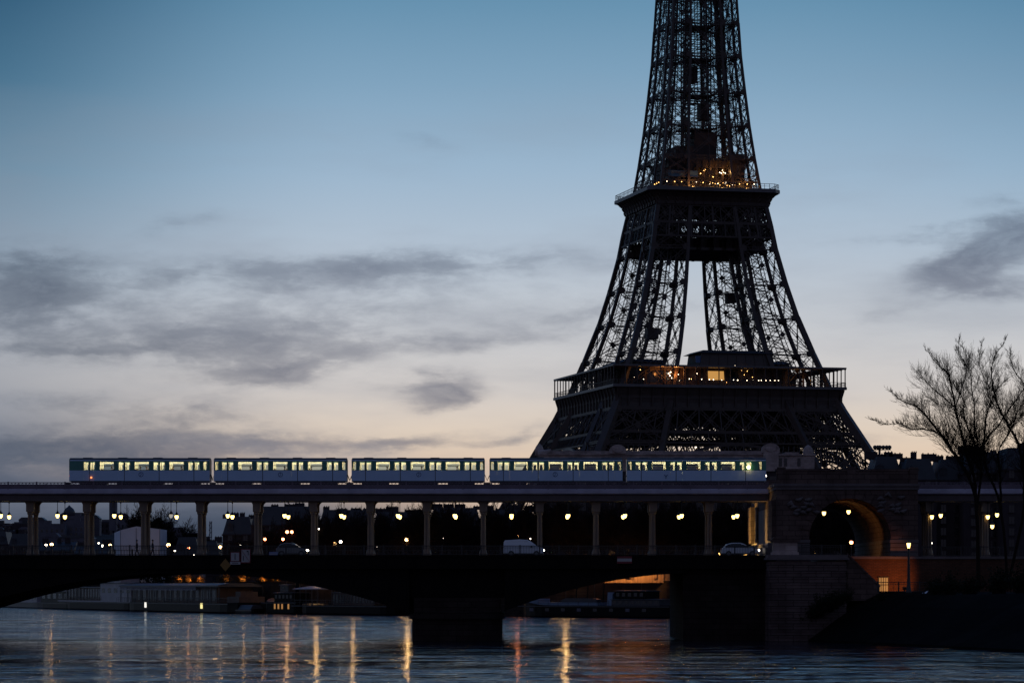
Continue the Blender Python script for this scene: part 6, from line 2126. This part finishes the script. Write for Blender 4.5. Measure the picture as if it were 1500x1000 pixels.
big_tree([([Rt, (785, 1200), (740, 1000), (650, 860), (560, 720), (460, 600), (400, 545), (310, 505), (235, 450)], .30, -1.5),
          ([(650, 860), (560, 735), (470, 692), (370, 690), (300, 655), (200, 655), (125, 630)], .14, -3.0),
          ([(785, 1200), (770, 1000), (722, 850), (690, 720), (650, 560), (620, 390), (600, 330), (530, 270), (468, 190)], .24, 1.0),
          ([(652, 550), (560, 470), (480, 400), (430, 345)], .09, 2.5),
          ([(722, 850), (640, 780), (590, 610), (575, 560), (470, 480)], .09, 2.5),
          ([(785, 1200), (815, 950), (795, 840), (740, 710), (705, 600), (700, 500), (655, 430), (610, 330)], .2, 3.0),
          ([(815, 950), (750, 850), (770, 740), (770, 560), (750, 400), (740, 280), (700, 170)], .17, -2.0),
          ([(650, 560), (690, 420), (720, 300), (670, 210), (672, 125)], .09, 0.0)],
         1434, 300.0, 'big bare tree with spreading limbs, left of the pair at the right edge', 5)
Rt2 = (985, 1700)
big_tree([([Rt2, (940, 1200), (850, 950), (830, 860), (836, 700), (858, 560), (900, 460), (960, 380)], .22, 1.0),
          ([(850, 950), (830, 790), (920, 670), (1000, 550), (1100, 410), (1190, 300)], .19, -1.0),
          ([(940, 1200), (935, 1000), (925, 840), (1000, 690), (1060, 560), (1140, 470)], .2, 2.0),
          ([Rt2, (1090, 1150), (1062, 830), (990, 670), (930, 560), (890, 430), (880, 300), (905, 215), (965, 130)], .24, -1.5),
          ([(1090, 1150), (1085, 900), (1092, 700), (1105, 560), (1080, 400), (1015, 300), (1000, 200)], .22, 2.5),
          ([(990, 670), (1040, 620), (1100, 590), (1200, 520)], .1, 1.0),
          ([(930, 560), (870, 500), (840, 380), (800, 260), (820, 150)], .09, 1.5),
          ([(1085, 900), (1180, 700), (1260, 560), (1300, 400)], .16, 0.0)],
         1476, 303.0, 'big bare tree with crossing trunks, right of the pair at the right edge', 6)
# shrubs on the island bank
def shrub_meshes(seed):
    rg = random.Random(seed); st, lf = MB(), MB()
    for i in range(46):
        a = rg.uniform(0, 6.28); el = rg.uniform(.5, 1.5); ln = rg.uniform(.8, 1.9)
        d = Vector((math.cos(a) * math.cos(el), math.sin(a) * math.cos(el), math.sin(el)))
        p0 = Vector((rg.uniform(-.5, .5), rg.uniform(-.5, .5), 0)); p1 = p0 + d * ln
        st.tube([p0, p0 + d * ln * .5 + Vector((0, 0, .08)), p1], [.03, .02, .01], 3, caps=False)
        for q in range(16):
            c = p0 + d * ln * rg.uniform(.3, 1.05) + Vector((rg.gauss(0, .16), rg.gauss(0, .16), rg.gauss(0, .12)))
            u_ = Vector((rg.gauss(0, 1), rg.gauss(0, 1), rg.gauss(0, 1))).normalized() * rg.uniform(.08, .17); w_ = u_.cross(Vector((rg.gauss(0, 1), rg.gauss(0, 1), rg.gauss(0, 1)))).normalized() * .06
            lf.face([c - u_, c + w_, c + u_, c - w_])
    return st, lf
SHR = []
rg = random.Random(8)
SS = [(1186, 334, .8), (1196, 333, .9), (1206, 331, 1.0), (1217, 329, 1.0), (1228, 327, .9), (1240, 325, .7), (1290, 305, .5), (1372, 303, .9), (1390, 300, 1.2), (1420, 297, 1.0), (1462, 292, 1.3), (1496, 288, 1.4)]
for i, (px, Y_, s_) in enumerate(SS):
    lab = f'{ORD[i]} dark shrub from the left on the island bank'
    if i < 3:
        st, lf = shrub_meshes(60 + i); o = thing('shrub', (0, 0, 0), lab, 'shrub', 'shrubs on the island bank'); st.build('stems', 'bark', o); lf.build('foliage', 'leaf_dark', o); SHR.append(o)
    else:
        o = copy_tree(SHR[i % 3]); o['label'] = lab
    zz = pl([(1185, 1.7), (1200, 2.8), (1240, 4.3), (1290, 4.4), (1372, 5.0), (1500, 5.2)], px)
    o.location = (PX(px, Y_), Y_, zz); o.scale = (s_ * 1.2, s_, s_); o.rotation_euler = (0, 0, px)
for i, px in enumerate((262, 276, 291, 330, 354, 384, 402)):  # bushes added where the orange-lit quay trees show under the arch
    st, lf = shrub_meshes(80 + i); Yb = quay_y(px) + 17
    o = thing('shrub', (PX(px, Yb), Yb, 6.6), f'{ORD[i]} quay bush from the left, orange lamplight painted into its leaves', 'shrub', 'bushes on the far quay')
    st.build('stems', 'bark', o); lf.build('foliage', 'leaf_orange_lit', o); o.scale = (1.5, 1.5, 1.35)
    flood((PX(px + 1, Yb - 2.3), Yb - 2.3, 7.4), (0, 1, .25), 900 if i not in (3,) else 300, f'{ORD[i]} added light from the left to brighten a quay bush', (1.0, .42, .08), 75, .1)  # unseen light added in front of each bush
# clipped evergreen hedge on the far quay
hg = thing('hedge', (PX(170, 745), 745, 6.5), 'dark clipped hedge on the far quay below the white shed', 'hedge')
m = MB(); rg = random.Random(77)
for i in range(2600):
    t = rg.random(); px = 60 + 196 * t; Yh = quay_y(px) + 16 + rg.uniform(0, 2.2)
    c = Vector((PX(px, Yh), Yh, 6.6 + 4.2 * rg.random() ** .8 + .3 * math.sin(px * .3)))
    u_ = Vector((rg.gauss(0, 1), rg.gauss(0, 1), rg.gauss(0, 1))).normalized() * rg.uniform(.3, .6); w_ = u_.cross(Vector((rg.gauss(0, 1), rg.gauss(0, 1), rg.gauss(0, 1)))).normalized() * .3
    m.face([c - u_, c + w_, c + u_, c - w_])
m.build('foliage', 'leaf_dark', hg, True)
m = MB()
for i in range(40):
    px = 60 + 196 * (i + .5) / 40; Yh = quay_y(px) + 17
    m.tube([(PX(px, Yh), Yh, 6.5), (PX(px, Yh) + .1, Yh, 8.5), (PX(px, Yh), Yh, 10.3)], [.1, .08, .03], 5)
m.build('stems', 'bark', hg, True)
gr = thing('white_tarp', P(1359, 871, 306), 'small pale crumpled tarp lying on the dark bank', 'tarp')
m = MB(); rg = random.Random(2)
nx, ny = 9, 6
for j in range(ny):
    for i in range(nx): m.v.append(((i - 4) * .13, (j - 2.5) * .12, .12 + rg.uniform(-.05, .12) + .25 * math.exp(-((i - 5) / 2.5) ** 2)))
for j in range(ny - 1):
    for i in range(nx - 1): m.f.append((j * nx + i, j * nx + i + 1, (j + 1) * nx + i + 1, (j + 1) * nx + i)); m.mi.append(0)
m.build('sheet', 'canvas', gr)
